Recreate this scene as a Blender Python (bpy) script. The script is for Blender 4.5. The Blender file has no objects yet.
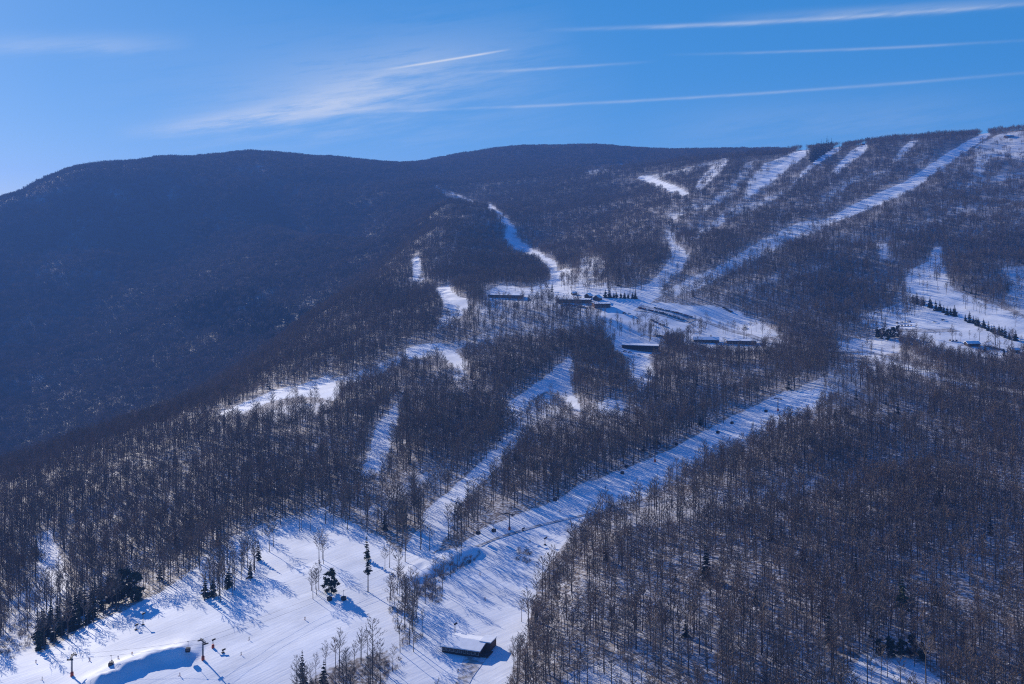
import bpy, math, random
import numpy as np

rng = np.random.default_rng(7)
random.seed(7)
SC = bpy.context.scene
COL = SC.collection
W, H, F, CX, HY = 1024, 684, 1100.0, 512.0, 215.0     # picture size, focal length in px, principal column, eye-level row
CZ = 320.0                                             # the drone's height above the valley floor
SUN_AZ, SUN_EL = math.radians(-36), math.radians(20)
R = math.radians


# ------------------------------------------------------------------ helpers
def tag(o, label=None, cat=None, group=None, kind=None):
    if label: o['label'] = label
    if cat: o['category'] = cat
    if group: o['group'] = group
    if kind: o['kind'] = kind
    return o


def mesh(name, v, f, mats=(), mi=None, smooth=False):
    m = bpy.data.meshes.new(name)
    m.from_pydata([tuple(p) for p in v], [], [tuple(q) for q in f])
    for a in mats: m.materials.append(a)
    if mi is not None: m.polygons.foreach_set('material_index', np.array(mi, dtype=np.int32))
    if smooth: m.polygons.foreach_set('use_smooth', np.ones(len(m.polygons), dtype=bool))
    m.update()
    return m


def obj(name, m, parent=None, loc=(0, 0, 0), rz=0.0, link=True):
    o = bpy.data.objects.new(name, m)
    o.location = loc
    o.rotation_euler = (0, 0, rz)
    if parent is not None: o.parent = parent
    if link: COL.objects.link(o)
    return o


def empty(name, loc=(0, 0, 0), rz=0.0):
    o = bpy.data.objects.new(name, None)
    o.location = loc
    o.rotation_euler = (0, 0, rz)
    o.empty_display_size = 1
    COL.objects.link(o)
    return o


class MB:
    """collects shapes into one mesh"""
    def __init__(s): s.v, s.f, s.m = [], [], []

    def add(s, v, f, m=0):
        k = len(s.v)
        s.v += [tuple(p) for p in v]
        s.f += [tuple(i + k for i in q) for q in f]
        s.m += [m] * len(f)

    def box(s, c, d, rz=0.0, m=0, taper=1.0):
        x, y, z = d[0] / 2, d[1] / 2, d[2] / 2
        v = []
        for sz in (-1, 1):
            t = taper if sz > 0 else 1
            for sx, sy in ((-1, -1), (1, -1), (1, 1), (-1, 1)):
                px, py = sx * x * t, sy * y * t
                v.append((c[0] + px * math.cos(rz) - py * math.sin(rz), c[1] + px * math.sin(rz) + py * math.cos(rz), c[2] + sz * z))
        s.add(v, [(3, 2, 1, 0), (4, 5, 6, 7), (0, 1, 5, 4), (1, 2, 6, 5), (2, 3, 7, 6), (3, 0, 4, 7)], m)

    def tube(s, pts, rad, n=5, m=0, caps=True):
        pts = [np.array(p, float) for p in pts]
        v, f = [], []
        for i, p in enumerate(pts):
            d = pts[min(i + 1, len(pts) - 1)] - pts[max(i - 1, 0)]
            d = d / (np.linalg.norm(d) + 1e-9)
            a = np.cross(d, (0.31, 0.95, 0.05) if abs(d[2]) > .6 else (0, 0, 1.0))
            a /= np.linalg.norm(a) + 1e-9
            b = np.cross(d, a)
            for k in range(n):
                t = 2 * math.pi * k / n
                v.append(p + rad[i] * (math.cos(t) * a + math.sin(t) * b))
        for i in range(len(pts) - 1):
            for k in range(n):
                f.append((i * n + k, i * n + (k + 1) % n, (i + 1) * n + (k + 1) % n, (i + 1) * n + k))
        if caps:
            f.append(tuple(range(n))[::-1])
            f.append(tuple((len(pts) - 1) * n + k for k in range(n)))
        s.add(v, f, m)

    def prism(s, prof, y0, y1, m=0, axis='y'):
        """profile in (x,z) swept along y"""
        n = len(prof)
        v = [(x, y0, z) for x, z in prof] + [(x, y1, z) for x, z in prof]
        f = [tuple(range(n)), tuple(range(2 * n - 1, n - 1, -1))] + [(i + n, (i + 1) % n + n, (i + 1) % n, i) for i in range(n)]
        if axis == 'x': v = [(-y, x, z) for x, y, z in v]
        s.add(v, f, m)

    def data(s, name, mats, smooth=False): return mesh(name, s.v, s.f, mats, s.m, smooth)

    def build(s, name, mats, parent=None, smooth=False):
        return obj(name, s.data(name, mats if isinstance(mats, (list, tuple)) else [mats], smooth), parent)


def hash2(ix, iy, seed):
    h = (ix.astype(np.int64) * 374761393 + iy.astype(np.int64) * 668265263 + seed * 982451653) & 0x7fffffff
    h = ((h ^ (h >> 13)) * 1274126177) & 0x7fffffff
    h = h ^ (h >> 16)
    return (h & 0xffff) / 65535.0


def vnoise(x, y, seed=0):
    ix, iy = np.floor(x), np.floor(y)
    fx, fy = x - ix, y - iy
    fx, fy = fx * fx * (3 - 2 * fx), fy * fy * (3 - 2 * fy)
    a, b = hash2(ix, iy, seed), hash2(ix + 1, iy, seed)
    c, d = hash2(ix, iy + 1, seed), hash2(ix + 1, iy + 1, seed)
    return (a * (1 - fx) + b * fx) * (1 - fy) + (c * (1 - fx) + d * fx) * fy - .5


def fbm(x, y, seed=0, o=4):
    r, a = 0, 1.0
    for k in range(o):
        r = r + a * vnoise(x, y, seed + k * 17)
        x, y, a = x * 2.03 + 7.1, y * 2.03 + 3.7, a * .5
    return r


# ------------------------------------------------------------------ materials
def mat(name, col, rough=.8, var=0.0, spec=.2, metal=0.0, noise=None, rnd=0.0, tint=None):
    m = bpy.data.materials.new(name)
    m.use_nodes = True
    nt = m.node_tree
    b = nt.nodes['Principled BSDF']
    b.inputs['Roughness'].default_value = rough
    b.inputs['Specular IOR Level'].default_value = spec
    b.inputs['Metallic'].default_value = metal
    b.inputs['Base Color'].default_value = (*col, 1)
    src = None
    if noise:
        scale, c2 = noise
        tc = nt.nodes.new('ShaderNodeNewGeometry')
        n = nt.nodes.new('ShaderNodeTexNoise')
        n.inputs['Scale'].default_value = scale
        n.inputs['Detail'].default_value = 4
        nt.links.new(tc.outputs['Position'], n.inputs['Vector'])
        r = nt.nodes.new('ShaderNodeValToRGB')
        r.color_ramp.elements[0].position, r.color_ramp.elements[1].position = .38, .62
        r.color_ramp.elements[0].color, r.color_ramp.elements[1].color = (*col, 1), (*c2, 1)
        nt.links.new(n.outputs['Fac'], r.inputs['Fac'])
        src = r.outputs['Color']
    if rnd:
        oi = nt.nodes.new('ShaderNodeObjectInfo')
        mr = nt.nodes.new('ShaderNodeMapRange')
        mr.inputs['To Min'].default_value, mr.inputs['To Max'].default_value = 1 - rnd, 1 + rnd
        nt.links.new(oi.outputs['Random'], mr.inputs['Value'])
        mx = nt.nodes.new('ShaderNodeMix')
        mx.data_type = 'RGBA'
        mx.blend_type = 'MULTIPLY'
        mx.inputs['Factor'].default_value = 1
        mx.inputs[6].default_value = (*col, 1)
        if src: nt.links.new(src, mx.inputs[6])
        nt.links.new(mr.outputs['Result'], mx.inputs[7])
        src = mx.outputs[2]
    if src: nt.links.new(src, b.inputs['Base Color'])
    if tint:
        # a second species: colder, greyer bark on part of the trees
        wn = nt.nodes.new('ShaderNodeTexWhiteNoise'); wn.noise_dimensions = '1D'
        nt.links.new(oi.outputs['Random'], wn.inputs['W'])
        m2 = nt.nodes.new('ShaderNodeMix'); m2.data_type = 'RGBA'; m2.blend_type = 'MULTIPLY'
        nt.links.new(wn.outputs['Value'], m2.inputs['Factor']); nt.links.new(src, m2.inputs[6]); m2.inputs[7].default_value = (*tint, 1)
        nt.links.new(m2.outputs[2], b.inputs['Base Color'])
    return m


M_trunk = mat('bark', (.105, .082, .067), .9, rnd=.4)
M_twig = mat('twigs', (.235, .160, .112), .9, rnd=.35, tint=(.70, .82, .92))
M_needle = mat('needles', (.040, .060, .036), .9, rnd=.3)
M_needle2 = mat('olive_needles', (.095, .10, .045), .9)
M_brush = mat('brush', (.19, .14, .115), .9, rnd=.3)
M_road = mat('packed_road', (.26, .25, .25), .9, noise=(.22, (.58, .58, .60)))
M_dirt = mat('trodden_dirt', (.30, .27, .245), .9, noise=(.35, (.64, .63, .64)))
M_dark = mat('dark_timber', (.045, .034, .034), .8)
M_brown = mat('brown_timber', (.11, .065, .05), .8, noise=(.6, (.085, .05, .04)))
M_redwood = mat('red_brown_timber', (.13, .055, .045), .8)
M_roofsnow = mat('roof_snow', (.84, .835, .83), .7, noise=(.4, (.76, .76, .76)))
M_glass = mat('window_glass', (.02, .025, .03), .1, spec=.6)
M_cream = mat('pale_trim', (.45, .42, .38), .7)
M_steel = mat('galvanised_steel', (.22, .22, .24), .5, metal=.6)
M_darkmetal = mat('dark_metal', (.03, .03, .035), .5)
M_pad = mat('orange_red_padding', (.55, .09, .04), .7)
M_skin = mat('skin', (.5, .32, .24), .6)
M_ski = mat('ski_topsheet', (.3, .05, .05), .4)


def carmat():
    m = bpy.data.materials.new('car_paint')
    m.use_nodes = True
    nt = m.node_tree
    oi = nt.nodes.new('ShaderNodeObjectInfo')
    r = nt.nodes.new('ShaderNodeValToRGB')
    r.color_ramp.interpolation = 'CONSTANT'
    cols = [(.02, .02, .025), (.06, .06, .07), (.25, .25, .27), (.03, .045, .10), (.22, .03, .03), (.6, .6, .6), (.03, .03, .03)]
    while len(r.color_ramp.elements) < len(cols): r.color_ramp.elements.new(.5)
    for i, c in enumerate(cols):
        r.color_ramp.elements[i].position = i / len(cols)
        r.color_ramp.elements[i].color = (*c, 1)
    nt.links.new(oi.outputs['Random'], r.inputs['Fac'])
    b = nt.nodes['Principled BSDF']
    b.inputs['Roughness'].default_value = .35
    nt.links.new(r.outputs['Color'], b.inputs['Base Color'])
    return m


M_car = carmat()


def snow_material():
    m = bpy.data.materials.new('snow')
    m.use_nodes = True
    nt = m.node_tree
    L = nt.links.new
    b = nt.nodes['Principled BSDF']
    b.inputs['Roughness'].default_value = .75
    b.inputs['Specular IOR Level'].default_value = .15
    geo = nt.nodes.new('ShaderNodeNewGeometry')
    n1 = nt.nodes.new('ShaderNodeTexNoise'); n1.inputs['Scale'].default_value = .055; n1.inputs['Detail'].default_value = 6
    n2 = nt.nodes.new('ShaderNodeTexNoise'); n2.inputs['Scale'].default_value = .45; n2.inputs['Detail'].default_value = 5
    for n in (n1, n2): L(geo.outputs['Position'], n.inputs['Vector'])
    att = nt.nodes.new('ShaderNodeAttribute'); att.attribute_name = 'forest'
    # groomed snow
    rg = nt.nodes.new('ShaderNodeValToRGB')
    rg.color_ramp.elements[0].position, rg.color_ramp.elements[1].position = .3, .7
    rg.color_ramp.elements[0].color, rg.color_ramp.elements[1].color = (.67, .665, .665, 1), (.90, .89, .88, 1)
    gmix = nt.nodes.new('ShaderNodeMath'); gmix.operation = 'MULTIPLY_ADD'; gmix.inputs[1].default_value = .74
    L(n1.outputs['Fac'], gmix.inputs[0])
    L(gmix.outputs[0], rg.inputs['Fac'])
    # forest floor: old snow with leaf litter and brush poking through
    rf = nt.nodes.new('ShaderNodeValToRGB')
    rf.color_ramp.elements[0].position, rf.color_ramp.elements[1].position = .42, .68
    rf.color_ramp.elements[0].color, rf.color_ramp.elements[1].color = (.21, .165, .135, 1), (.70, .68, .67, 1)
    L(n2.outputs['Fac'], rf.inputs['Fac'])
    # steep far mountain: slope shade painted in as a dark floor colour over the snow
    shd = nt.nodes.new('ShaderNodeAttribute'); shd.attribute_name = 'slope_shade'
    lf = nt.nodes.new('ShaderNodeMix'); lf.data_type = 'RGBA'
    L(shd.outputs['Fac'], lf.inputs['Factor']); L(rf.outputs['Color'], lf.inputs[6]); lf.inputs[7].default_value = (.075, .07, .062, 1)
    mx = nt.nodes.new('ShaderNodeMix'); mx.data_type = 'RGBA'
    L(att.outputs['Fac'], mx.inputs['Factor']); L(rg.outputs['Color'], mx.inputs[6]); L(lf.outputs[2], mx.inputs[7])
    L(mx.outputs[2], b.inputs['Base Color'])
    # ski tracks and wind texture as bump
    mp = nt.nodes.new('ShaderNodeMapping'); mp.vector_type = 'TEXTURE'; mp.inputs['Rotation'].default_value = (0, 0, R(44)); mp.inputs['Scale'].default_value = (34, 2.6, 6)
    L(geo.outputs['Position'], mp.inputs['Vector'])
    n3 = nt.nodes.new('ShaderNodeTexNoise'); n3.inputs['Scale'].default_value = 1.0; n3.inputs['Detail'].default_value = 7; n3.inputs['Distortion'].default_value = .8
    L(mp.outputs['Vector'], n3.inputs['Vector'])
    gh = nt.nodes.new('ShaderNodeMath'); gh.operation = 'MULTIPLY'; gh.inputs[1].default_value = .30
    L(n3.outputs['Fac'], gh.inputs[0]); L(gh.outputs[0], gmix.inputs[2])
    ad = nt.nodes.new('ShaderNodeMath'); ad.operation = 'ADD'
    n2h = nt.nodes.new('ShaderNodeMath'); n2h.operation = 'MULTIPLY'; n2h.inputs[1].default_value = .45
    L(n2.outputs['Fac'], n2h.inputs[0])
    L(n3.outputs['Fac'], ad.inputs[0]); L(n2h.outputs[0], ad.inputs[1])
    bp = nt.nodes.new('ShaderNodeBump'); bp.inputs['Strength'].default_value = .22; bp.inputs['Distance'].default_value = .7
    L(ad.outputs[0], bp.inputs['Height']); L(bp.outputs['Normal'], b.inputs['Normal'])
    return m


M_snow = snow_material()

# ------------------------------------------------------------------ terrain
# surveyed ground points: (column, row) in which the ground appears from the drone, and its distance north of it in metres
CP = [
    # foreground and the lower right woods
    (-250, 900, 380), (0, 900, 400), (250, 900, 390), (512, 900, 375), (800, 900, 360), (1024, 900, 355), (1300, 900, 350),
    (-250, 720, 540), (-100, 700, 550), (1200, 684, 495), (1350, 600, 600),
    (0, 684, 548), (100, 684, 535), (200, 684, 530), (300, 684, 525), (400, 684, 520), (500, 684, 515), (600, 684, 505), (700, 684, 498), (800, 684, 495), (900, 684, 492), (1024, 684, 490),
    (600, 600, 600), (700, 600, 590), (800, 600, 585), (900, 600, 585), (1024, 600, 585),
    (700, 540, 690), (800, 520, 715), (900, 520, 712), (1024, 520, 708),
    (740, 470, 830), (850, 460, 850), (950, 450, 870), (1024, 440, 890),
    (900, 400, 1030), (1024, 390, 1060), (850, 365, 1190), (950, 372, 1150), (1024, 365, 1190), (1200, 440, 890), (1300, 360, 1200),
    # ski slopes in the middle
    (50, 645, 600), (100, 640, 590), (200, 655, 560), (300, 620, 592), (400, 660, 542), (480, 650, 552), (530, 610, 603),
    (200, 585, 655), (300, 545, 708), (360, 590, 628), (440, 560, 672), (500, 530, 722), (550, 510, 760), (600, 490, 800),
    (100, 590, 680), (30, 600, 680), (-100, 600, 700), (0, 550, 790), (100, 540, 785), (200, 510, 815), (300, 480, 845), (380, 440, 945), (450, 425, 980), (550, 400, 1055),
    (650, 460, 860), (720, 430, 940), (800, 402, 1015), (830, 392, 1040), (600, 440, 910), (680, 400, 1030),
    (550, 370, 1150), (640, 375, 1130), (730, 370, 1150), (400, 355, 1300), (320, 388, 1200), (230, 412, 1150), (480, 350, 1280),
    # village shelf
    (440, 300, 1580), (500, 295, 1580), (560, 297, 1560), (600, 303, 1500), (640, 320, 1420), (680, 312, 1470), (640, 346, 1290), (700, 340, 1330), (740, 328, 1400), (780, 338, 1330), (830, 345, 1290),
    (880, 325, 1390), (920, 312, 1450), (960, 330, 1360), (1010, 345, 1280), (980, 315, 1440), (1100, 320, 1400), (1250, 310, 1450),
    # right hill
    (660, 285, 1640), (720, 275, 1693), (800, 280, 1640), (880, 280, 1640), (940, 275, 1664), (1024, 275, 1664), (1150, 270, 1693),
    (700, 240, 2005), (800, 230, 2048), (900, 220, 2090), (1000, 215, 2119), (1150, 210, 2147),
    (650, 215, 2431), (700, 195, 2601), (780, 180, 2743), (860, 170, 2743), (940, 168, 2687), (1024, 165, 2672), (1150, 160, 2644),
    (740, 157, 3311), (800, 152, 3283), (870, 143, 3198), (940, 136, 3141), (985, 134, 3113), (1024, 130, 3084), (1150, 126, 3070),
    # dark hill in the middle
    (600, 262, 1891), (555, 270, 1934), (520, 245, 2431), (495, 212, 3141), (560, 225, 2644), (620, 205, 2857), (560, 195, 3283), (480, 200, 3496), (500, 186, 3780), (600, 174, 3638), (680, 162, 3539), (640, 185, 3212),
    # crest of the near left ridge
    (0, 478, 1150), (-150, 520, 1050), (60, 458, 1200), (100, 442, 1250), (200, 405, 1380), (260, 370, 1500), (330, 312, 1750), (400, 265, 2080), (430, 232, 2450), (445, 205, 2850),
    (440, 280, 1820), (420, 300, 1680),
    # the valley floor hidden behind it and the left mountain
    (-150, 475, 2050), (0, 456, 2080), (100, 422, 2120), (200, 386, 2160), (280, 345, 2200), (340, 300, 2300), (395, 258, 2480), (425, 226, 2780),
    (-150, 350, 2750), (0, 350, 2750), (100, 330, 2800), (200, 305, 2800), (280, 290, 2700), (0, 250, 3500), (100, 240, 3600), (200, 235, 3650), (300, 235, 3450), (370, 220, 3550),
    (-200, 262, 3900), (-100, 232, 4000), (0, 197, 4050), (40, 181, 4150), (80, 168, 4250), (160, 161, 4450), (245, 155, 4600), (330, 159, 4800), (370, 163, 4950), (410, 165, 5100),
    (-100, 262, 4600), (0, 228, 4650), (40, 208, 4800), (80, 192, 4900), (160, 180, 5100), (245, 172, 5250), (330, 172, 5400),
    (420, 185, 4000), (450, 172, 4500),
    (460, 159, 5000), (520, 152, 4900), (600, 151, 4800), (680, 154, 4600), (740, 153, 4700), (800, 156, 4600), (560, 163, 4600), (640, 165, 4400), (480, 177, 4250),
    # land falling away behind every crest
    (-250, 330, 7000), (0, 260, 7000), (200, 230, 7500), (400, 225, 8000), (600, 215, 8000), (740, 163, 3720), (800, 160, 3650), (870, 152, 3560), (940, 145, 3500), (1024, 139, 3430), (1150, 135, 3430), (740, 200, 6800), (820, 195, 5200), (940, 185, 4700), (1024, 180, 4600), (1200, 180, 4600), (850, 215, 8000), (1200, 215, 8000),
]
cp = np.array(CP, float)
KU, KW = 2.2, 1.0


def feat(u, w): return np.stack([u * KU, w * KW], -1)


PU, PWL = (cp[:, 0] - CX) / F, np.log(cp[:, 2])
P = feat(PU, PWL)


def tps(r2): return np.where(r2 > 1e-12, r2 * np.log(r2 + 1e-20), 0)


n = len(P)
K = tps(((P[:, None] - P[None]) ** 2).sum(-1)) + np.eye(n) * 0.0006
A = np.block([[K, np.c_[np.ones(n), P]], [np.c_[np.ones(n), P].T, np.zeros((3, 3))]])
SOL = np.linalg.solve(A, np.r_[cp[:, 1], np.zeros(3)])

NU, NW = 720, 860
U0, U1, W0, W1 = -.74, .74, math.log(300), math.log(8200)
gu, gw = np.linspace(U0, U1, NU), np.linspace(W0, W1, NW)
GU, GW = np.meshgrid(gu, gw)                      # rows: distance, columns: bearing
Q = np.zeros(GU.shape)
for i in range(0, NW, 20):
    f_ = feat(GU[i:i + 20].ravel(), GW[i:i + 20].ravel())
    k_ = tps(((f_[:, None] - P[None]) ** 2).sum(-1))
    Q[i:i + 20] = (k_ @ SOL[:n] + SOL[n] + f_ @ SOL[n + 1:]).reshape(-1, NU)
GY = np.exp(GW)
GX = GU * GY
GZ = -(Q - HY) / F * GY                            # relative to the drone
amp = np.clip((GY - 500) / 1500, 0, 1)
# drainages and shoulders running down the left mountain
_lmw = np.clip((GY - np.interp(CX + F * GU, [0, 100, 200, 260, 330, 400, 445], [2150, 2250, 2350, 2400, 2500, 2700, 3000])) / 500, 0, 1) * np.clip((480 - (CX + F * GU)) / 60, 0, 1) * np.clip((4500 - GY) / 700, 0, 1)
_ang = GX * .82 + GY * .57 + 120 * vnoise(GX / 500, GY / 500, 91)
GZ += _lmw * (75 * (np.abs(vnoise(_ang / 330, GY / 2600, 77) * 2) - .4) + 34 * fbm(GX / 330, GY / 420, 78, 3))
GZ += fbm(GX / 260, GY / 260, 3) * (1.5 + 14 * amp) + fbm(GX / 45, GY / 45, 9, 3) * (.7 + 2.2 * amp)


def sample(grid, X, Y):
    X, Y = np.asarray(X, float), np.asarray(Y, float)
    iu = np.clip((X / Y - U0) / (U1 - U0) * (NU - 1), 0, NU - 1.001)
    iw = np.clip((np.log(Y) - W0) / (W1 - W0) * (NW - 1), 0, NW - 1.001)
    a, b = iu.astype(int), iw.astype(int)
    fu, fw = iu - a, iw - b
    return (grid[b, a] * (1 - fu) + grid[b, a + 1] * fu) * (1 - fw) + (grid[b + 1, a] * (1 - fu) + grid[b + 1, a + 1] * fu) * fw


def ground(X, Y): return sample(GZ, X, Y) + CZ     # world height


def at(px, py, dmin=300.0, dmax=9000.0):
    """the ground point seen from the drone in that direction"""
    u = (px - CX) / F
    Ys = np.exp(np.linspace(math.log(dmin), math.log(min(dmax, 8100)), 1600))
    q = HY - F * sample(GZ, u * Ys, Ys) / Ys
    k = np.nonzero(q <= py)[0]
    i = k[0] if len(k) else len(Ys) - 1
    Y = Ys[i]
    if i > 0 and len(k) and q[i - 1] != q[i]:
        Y = Ys[i - 1] + (Ys[i] - Ys[i - 1]) * (q[i - 1] - py) / (q[i - 1] - q[i])
    return np.array([u * Y, Y, float(ground(u * Y, Y))])


def proj(X, Y, Z): return CX + F * X / Y, HY - F * (Z - CZ) / Y


# local earthworks: a snow dyke with a steep shaded face at the lower left, a terrace bank in the middle
def seg_dist(X, Y, a, b):
    d = np.array(b) - np.array(a)
    L = np.hypot(*d)
    t = ((X - a[0]) * d[0] + (Y - a[1]) * d[1]) / L
    s = ((X - a[0]) * -d[1] + (Y - a[1]) * d[0]) / L      # + on the left of a->b
    return t / L, s


def bank(line, height, run_down, run_up, sign=1):
    """a step along a polyline: ground on the far side is raised by height just behind the line and fades back"""
    global GZ
    best = np.full(GX.shape, 1e9); side = np.zeros(GX.shape); end = np.zeros(GX.shape)
    for i in range(len(line) - 1):
        t, s = seg_dist(GX, GY, line[i], line[i + 1])
        tc = np.clip(t, 0, 1)
        L = math.hypot(line[i + 1][0] - line[i][0], line[i + 1][1] - line[i][1])
        d = np.hypot(s, (t - tc) * L)
        m = d < best
        best = np.where(m, d, best); side = np.where(m, np.sign(s), side)
        g = (i + tc) / (len(line) - 1)
        end = np.where(m, g, end)
    prof = np.where(side * sign > 0, np.exp(-(best / run_up) ** 2), np.clip(1 - best / run_down, 0, 1))
    prof = prof * (1 + .7 * fbm(GX / 9, GY / 9, 19, 3))
    GZ = GZ + height * prof * np.clip(np.sin(np.pi * np.clip(end, 0, 1)) * 2.2, 0, 1)


dyke = [at(x, y)[:2] for x, y in ((84, 696), (108, 682), (128, 671), (150, 662), (176, 657), (200, 656))]
bank(dyke, 3.6, 6.5, 14.0)
terr = [at(x, y)[:2] for x, y in ((405, 590), (425, 573), (450, 562), (474, 553), (484, 549))]
bank(terr, 2.6, 8.0, 20.0)

# ------------------------------------------------------------------ clearings as seen from the drone (polygons of open snow) and how far they are cleared
CL = []


def clear(pts, k=1.0, lift=.6):
    p = np.array(pts, float)
    ys = [at(x, min(y, 700))[1] for x, y in pts]
    CL.append((p, k, lift, min(ys) / 1.15, max(ys) * 1.15))


# broad lower-left run
clear([(-160, 720), (-160, 690), (0, 655), (22, 631), (34, 640), (38, 655), (62, 641), (95, 622), (130, 608), (165, 590), (190, 570), (208, 558), (235, 543), (262, 535), (300, 520), (330, 512), (350, 522), (385, 540),
       (410, 560), (414, 585), (420, 600), (410, 640), (390, 650), (350, 662), (318, 672), (300, 690), (280, 730), (0, 760)], 1, .25)
# strip up through the woods
clear([(392, 572), (398, 556), (418, 530), (424, 512), (437, 500), (455, 486), (468, 474), (480, 462), (492, 450), (512, 446), (500, 466), (484, 480), (470, 494), (456, 508), (450, 530), (440, 548), (428, 560)])
clear([(480, 462), (500, 440), (520, 425), (540, 412), (548, 414), (520, 438), (500, 462)], .72)
clear([(497, 412), (512, 400), (530, 388), (545, 376), (568, 357), (575, 362), (571, 384), (576, 398), (583, 412), (572, 410), (560, 394), (545, 392), (530, 402), (514, 412)])
clear([(505, 412), (530, 402), (550, 394), (562, 412), (550, 422), (520, 424)], .5)
clear([(595, 403), (610, 398), (626, 402), (622, 416), (602, 416)], .9)
clear([(628, 356), (648, 358), (655, 374), (648, 388), (634, 386), (632, 372)])
# the middle run with its bend
clear([(380, 720), (392, 660), (420, 632), (444, 612), (446, 598), (470, 566), (480, 552), (466, 548), (450, 560), (432, 566), (460, 545), (480, 530), (520, 514), (553, 502), (582, 484), (626, 468), (670, 450), (700, 434), (729, 418), (758, 405), (783, 392), (820, 388),
       (832, 396), (824, 403), (783, 424), (738, 442), (700, 458), (662, 480), (644, 497), (600, 510), (576, 528), (556, 552), (542, 575), (533, 600), (528, 640), (512, 668), (505, 720)], 1, .35)
clear([(644, 470), (700, 445), (750, 415), (800, 388), (850, 362), (880, 368), (830, 396), (780, 424), (720, 452), (640, 500)], .55)
clear([(832, 390), (870, 366), (905, 352), (900, 362), (850, 392)], .35)
clear([(400, 560), (440, 552), (482, 540), (470, 570), (452, 606), (440, 626), (410, 655), (392, 665), (384, 645), (388, 610), (396, 580)], 1, .1)
clear([(612, 338), (640, 336), (664, 338), (664, 350), (655, 357), (628, 357), (614, 350)], 1, .7)
clear([(686, 334), (720, 333), (762, 336), (764, 346), (740, 349), (700, 348), (684, 344)], 1, .6)
# small runs on the left
clear([(372, 440), (378, 424), (388, 410), (400, 402), (398, 418), (392, 440), (386, 468), (366, 478), (361, 474)])
clear([(220, 412), (246, 402), (276, 390), (300, 384), (328, 375), (340, 386), (342, 392), (332, 402), (322, 398), (300, 396), (270, 402), (240, 413)], 1, .5)
clear([(255, 416), (290, 405), (332, 402), (330, 410), (300, 416), (280, 424)], .6)
clear([(212, 416), (240, 408), (262, 398), (262, 406), (238, 416)], .8)
clear([(334, 378), (365, 370), (398, 356), (405, 362), (370, 378), (340, 388)], .75)
clear([(398, 352), (420, 344), (440, 343), (456, 352), (468, 364), (460, 372), (450, 362), (436, 356), (410, 360)])
clear([(455, 376), (466, 368), (466, 374), (450, 384)], .8)
clear([(445, 346), (480, 334), (520, 322), (550, 316), (550, 322), (500, 336), (450, 352)], .55)
clear([(34, 534), (50, 530), (60, 556), (70, 580), (66, 600), (50, 612), (34, 612), (30, 596), (40, 570)], 1, .95)
clear([(476, 304), (540, 306), (600, 311), (604, 330), (560, 338), (480, 332)], .5, .3)
clear([(0, 640), (10, 600), (30, 590), (60, 600), (40, 630), (20, 645)], .5)
clear([(200, 560), (236, 535), (276, 520), (330, 505), (320, 520), (280, 540), (240, 556)], .7)
clear([(360, 512), (392, 492), (420, 474), (450, 466), (440, 480), (400, 500), (376, 520)], .5)
# bits above the valley
clear([(409, 258), (419, 257), (423, 268), (422, 283), (412, 280), (412, 266)])
clear([(433, 288), (448, 285), (455, 294), (470, 300), (468, 308), (452, 312), (444, 306), (440, 297)])
clear([(440, 318), (455, 308), (468, 306), (462, 316), (450, 324), (436, 330)], .8)
# village shelf
clear([(484, 292), (500, 285), (528, 288), (545, 284), (556, 272), (566, 268), (580, 277), (600, 282), (625, 288), (650, 284), (664, 284), (660, 296), (650, 303), (662, 302), (690, 306), (712, 305), (735, 310), (758, 320), (780, 335),
       (770, 337), (735, 337), (705, 338), (690, 334), (672, 333), (660, 336), (645, 334), (632, 340), (618, 346), (604, 338), (606, 322), (598, 316), (604, 308), (560, 306), (520, 302), (488, 300)], 1, .35)
clear([(484, 300), (520, 302), (560, 306), (600, 310), (596, 318), (545, 318), (500, 316)], .55)
clear([(690, 336), (720, 336), (760, 338), (790, 342), (770, 350), (730, 350), (690, 348)], .8, .3)
# run dropping to the village from the saddle
clear([(482, 205), (490, 204), (502, 213), (514, 226), (518, 238), (530, 247), (546, 256), (556, 262), (560, 276), (552, 282), (548, 272), (536, 262), (520, 254), (508, 250), (504, 240), (506, 228), (498, 216)], 1, .3)
clear([(432, 184), (452, 192), (470, 199), (482, 204), (480, 208), (464, 202), (444, 196)], .75)
clear([(578, 272), (580, 258), (603, 258), (606, 270), (592, 284), (580, 282)], .75)
clear([(664, 230), (674, 231), (676, 244), (690, 254), (686, 266), (668, 282), (655, 290), (648, 284), (664, 268), (672, 256)], .9)
# right hill
clear([(985, 132), (992, 134), (980, 142), (962, 154), (946, 166), (930, 176), (914, 190), (890, 200), (862, 212), (836, 222), (826, 220), (850, 206), (876, 194), (904, 182), (922, 170), (944, 155), (962, 144)])
clear([(826, 220), (836, 222), (800, 240), (770, 252), (736, 270), (700, 288), (676, 296), (664, 292), (690, 278), (722, 264), (765, 238), (800, 222)], .85, .4)
clear([(811, 148), (806, 156), (786, 170), (770, 184), (756, 194), (744, 198), (756, 184), (770, 172), (784, 162), (794, 152)])
clear([(794, 152), (780, 158), (764, 164), (748, 182), (742, 198), (748, 200), (764, 184)], .8)
clear([(746, 206), (738, 212), (700, 238), (690, 240), (720, 216), (740, 204)], .7)
clear([(846, 146), (834, 154), (818, 164), (800, 178), (792, 184), (806, 168), (820, 156), (838, 146)], .95)
clear([(866, 142), (868, 150), (850, 164), (838, 174), (832, 172), (842, 160), (852, 150)], .95)
clear([(918, 140), (908, 152), (896, 162), (890, 164), (900, 150), (910, 141)], .85)
clear([(982, 142), (1000, 134), (1030, 130), (1100, 125), (1100, 172), (1024, 160), (1006, 158), (990, 156), (972, 150)], .7)
clear([(976, 152), (990, 156), (982, 178), (974, 176)], .8)
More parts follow.
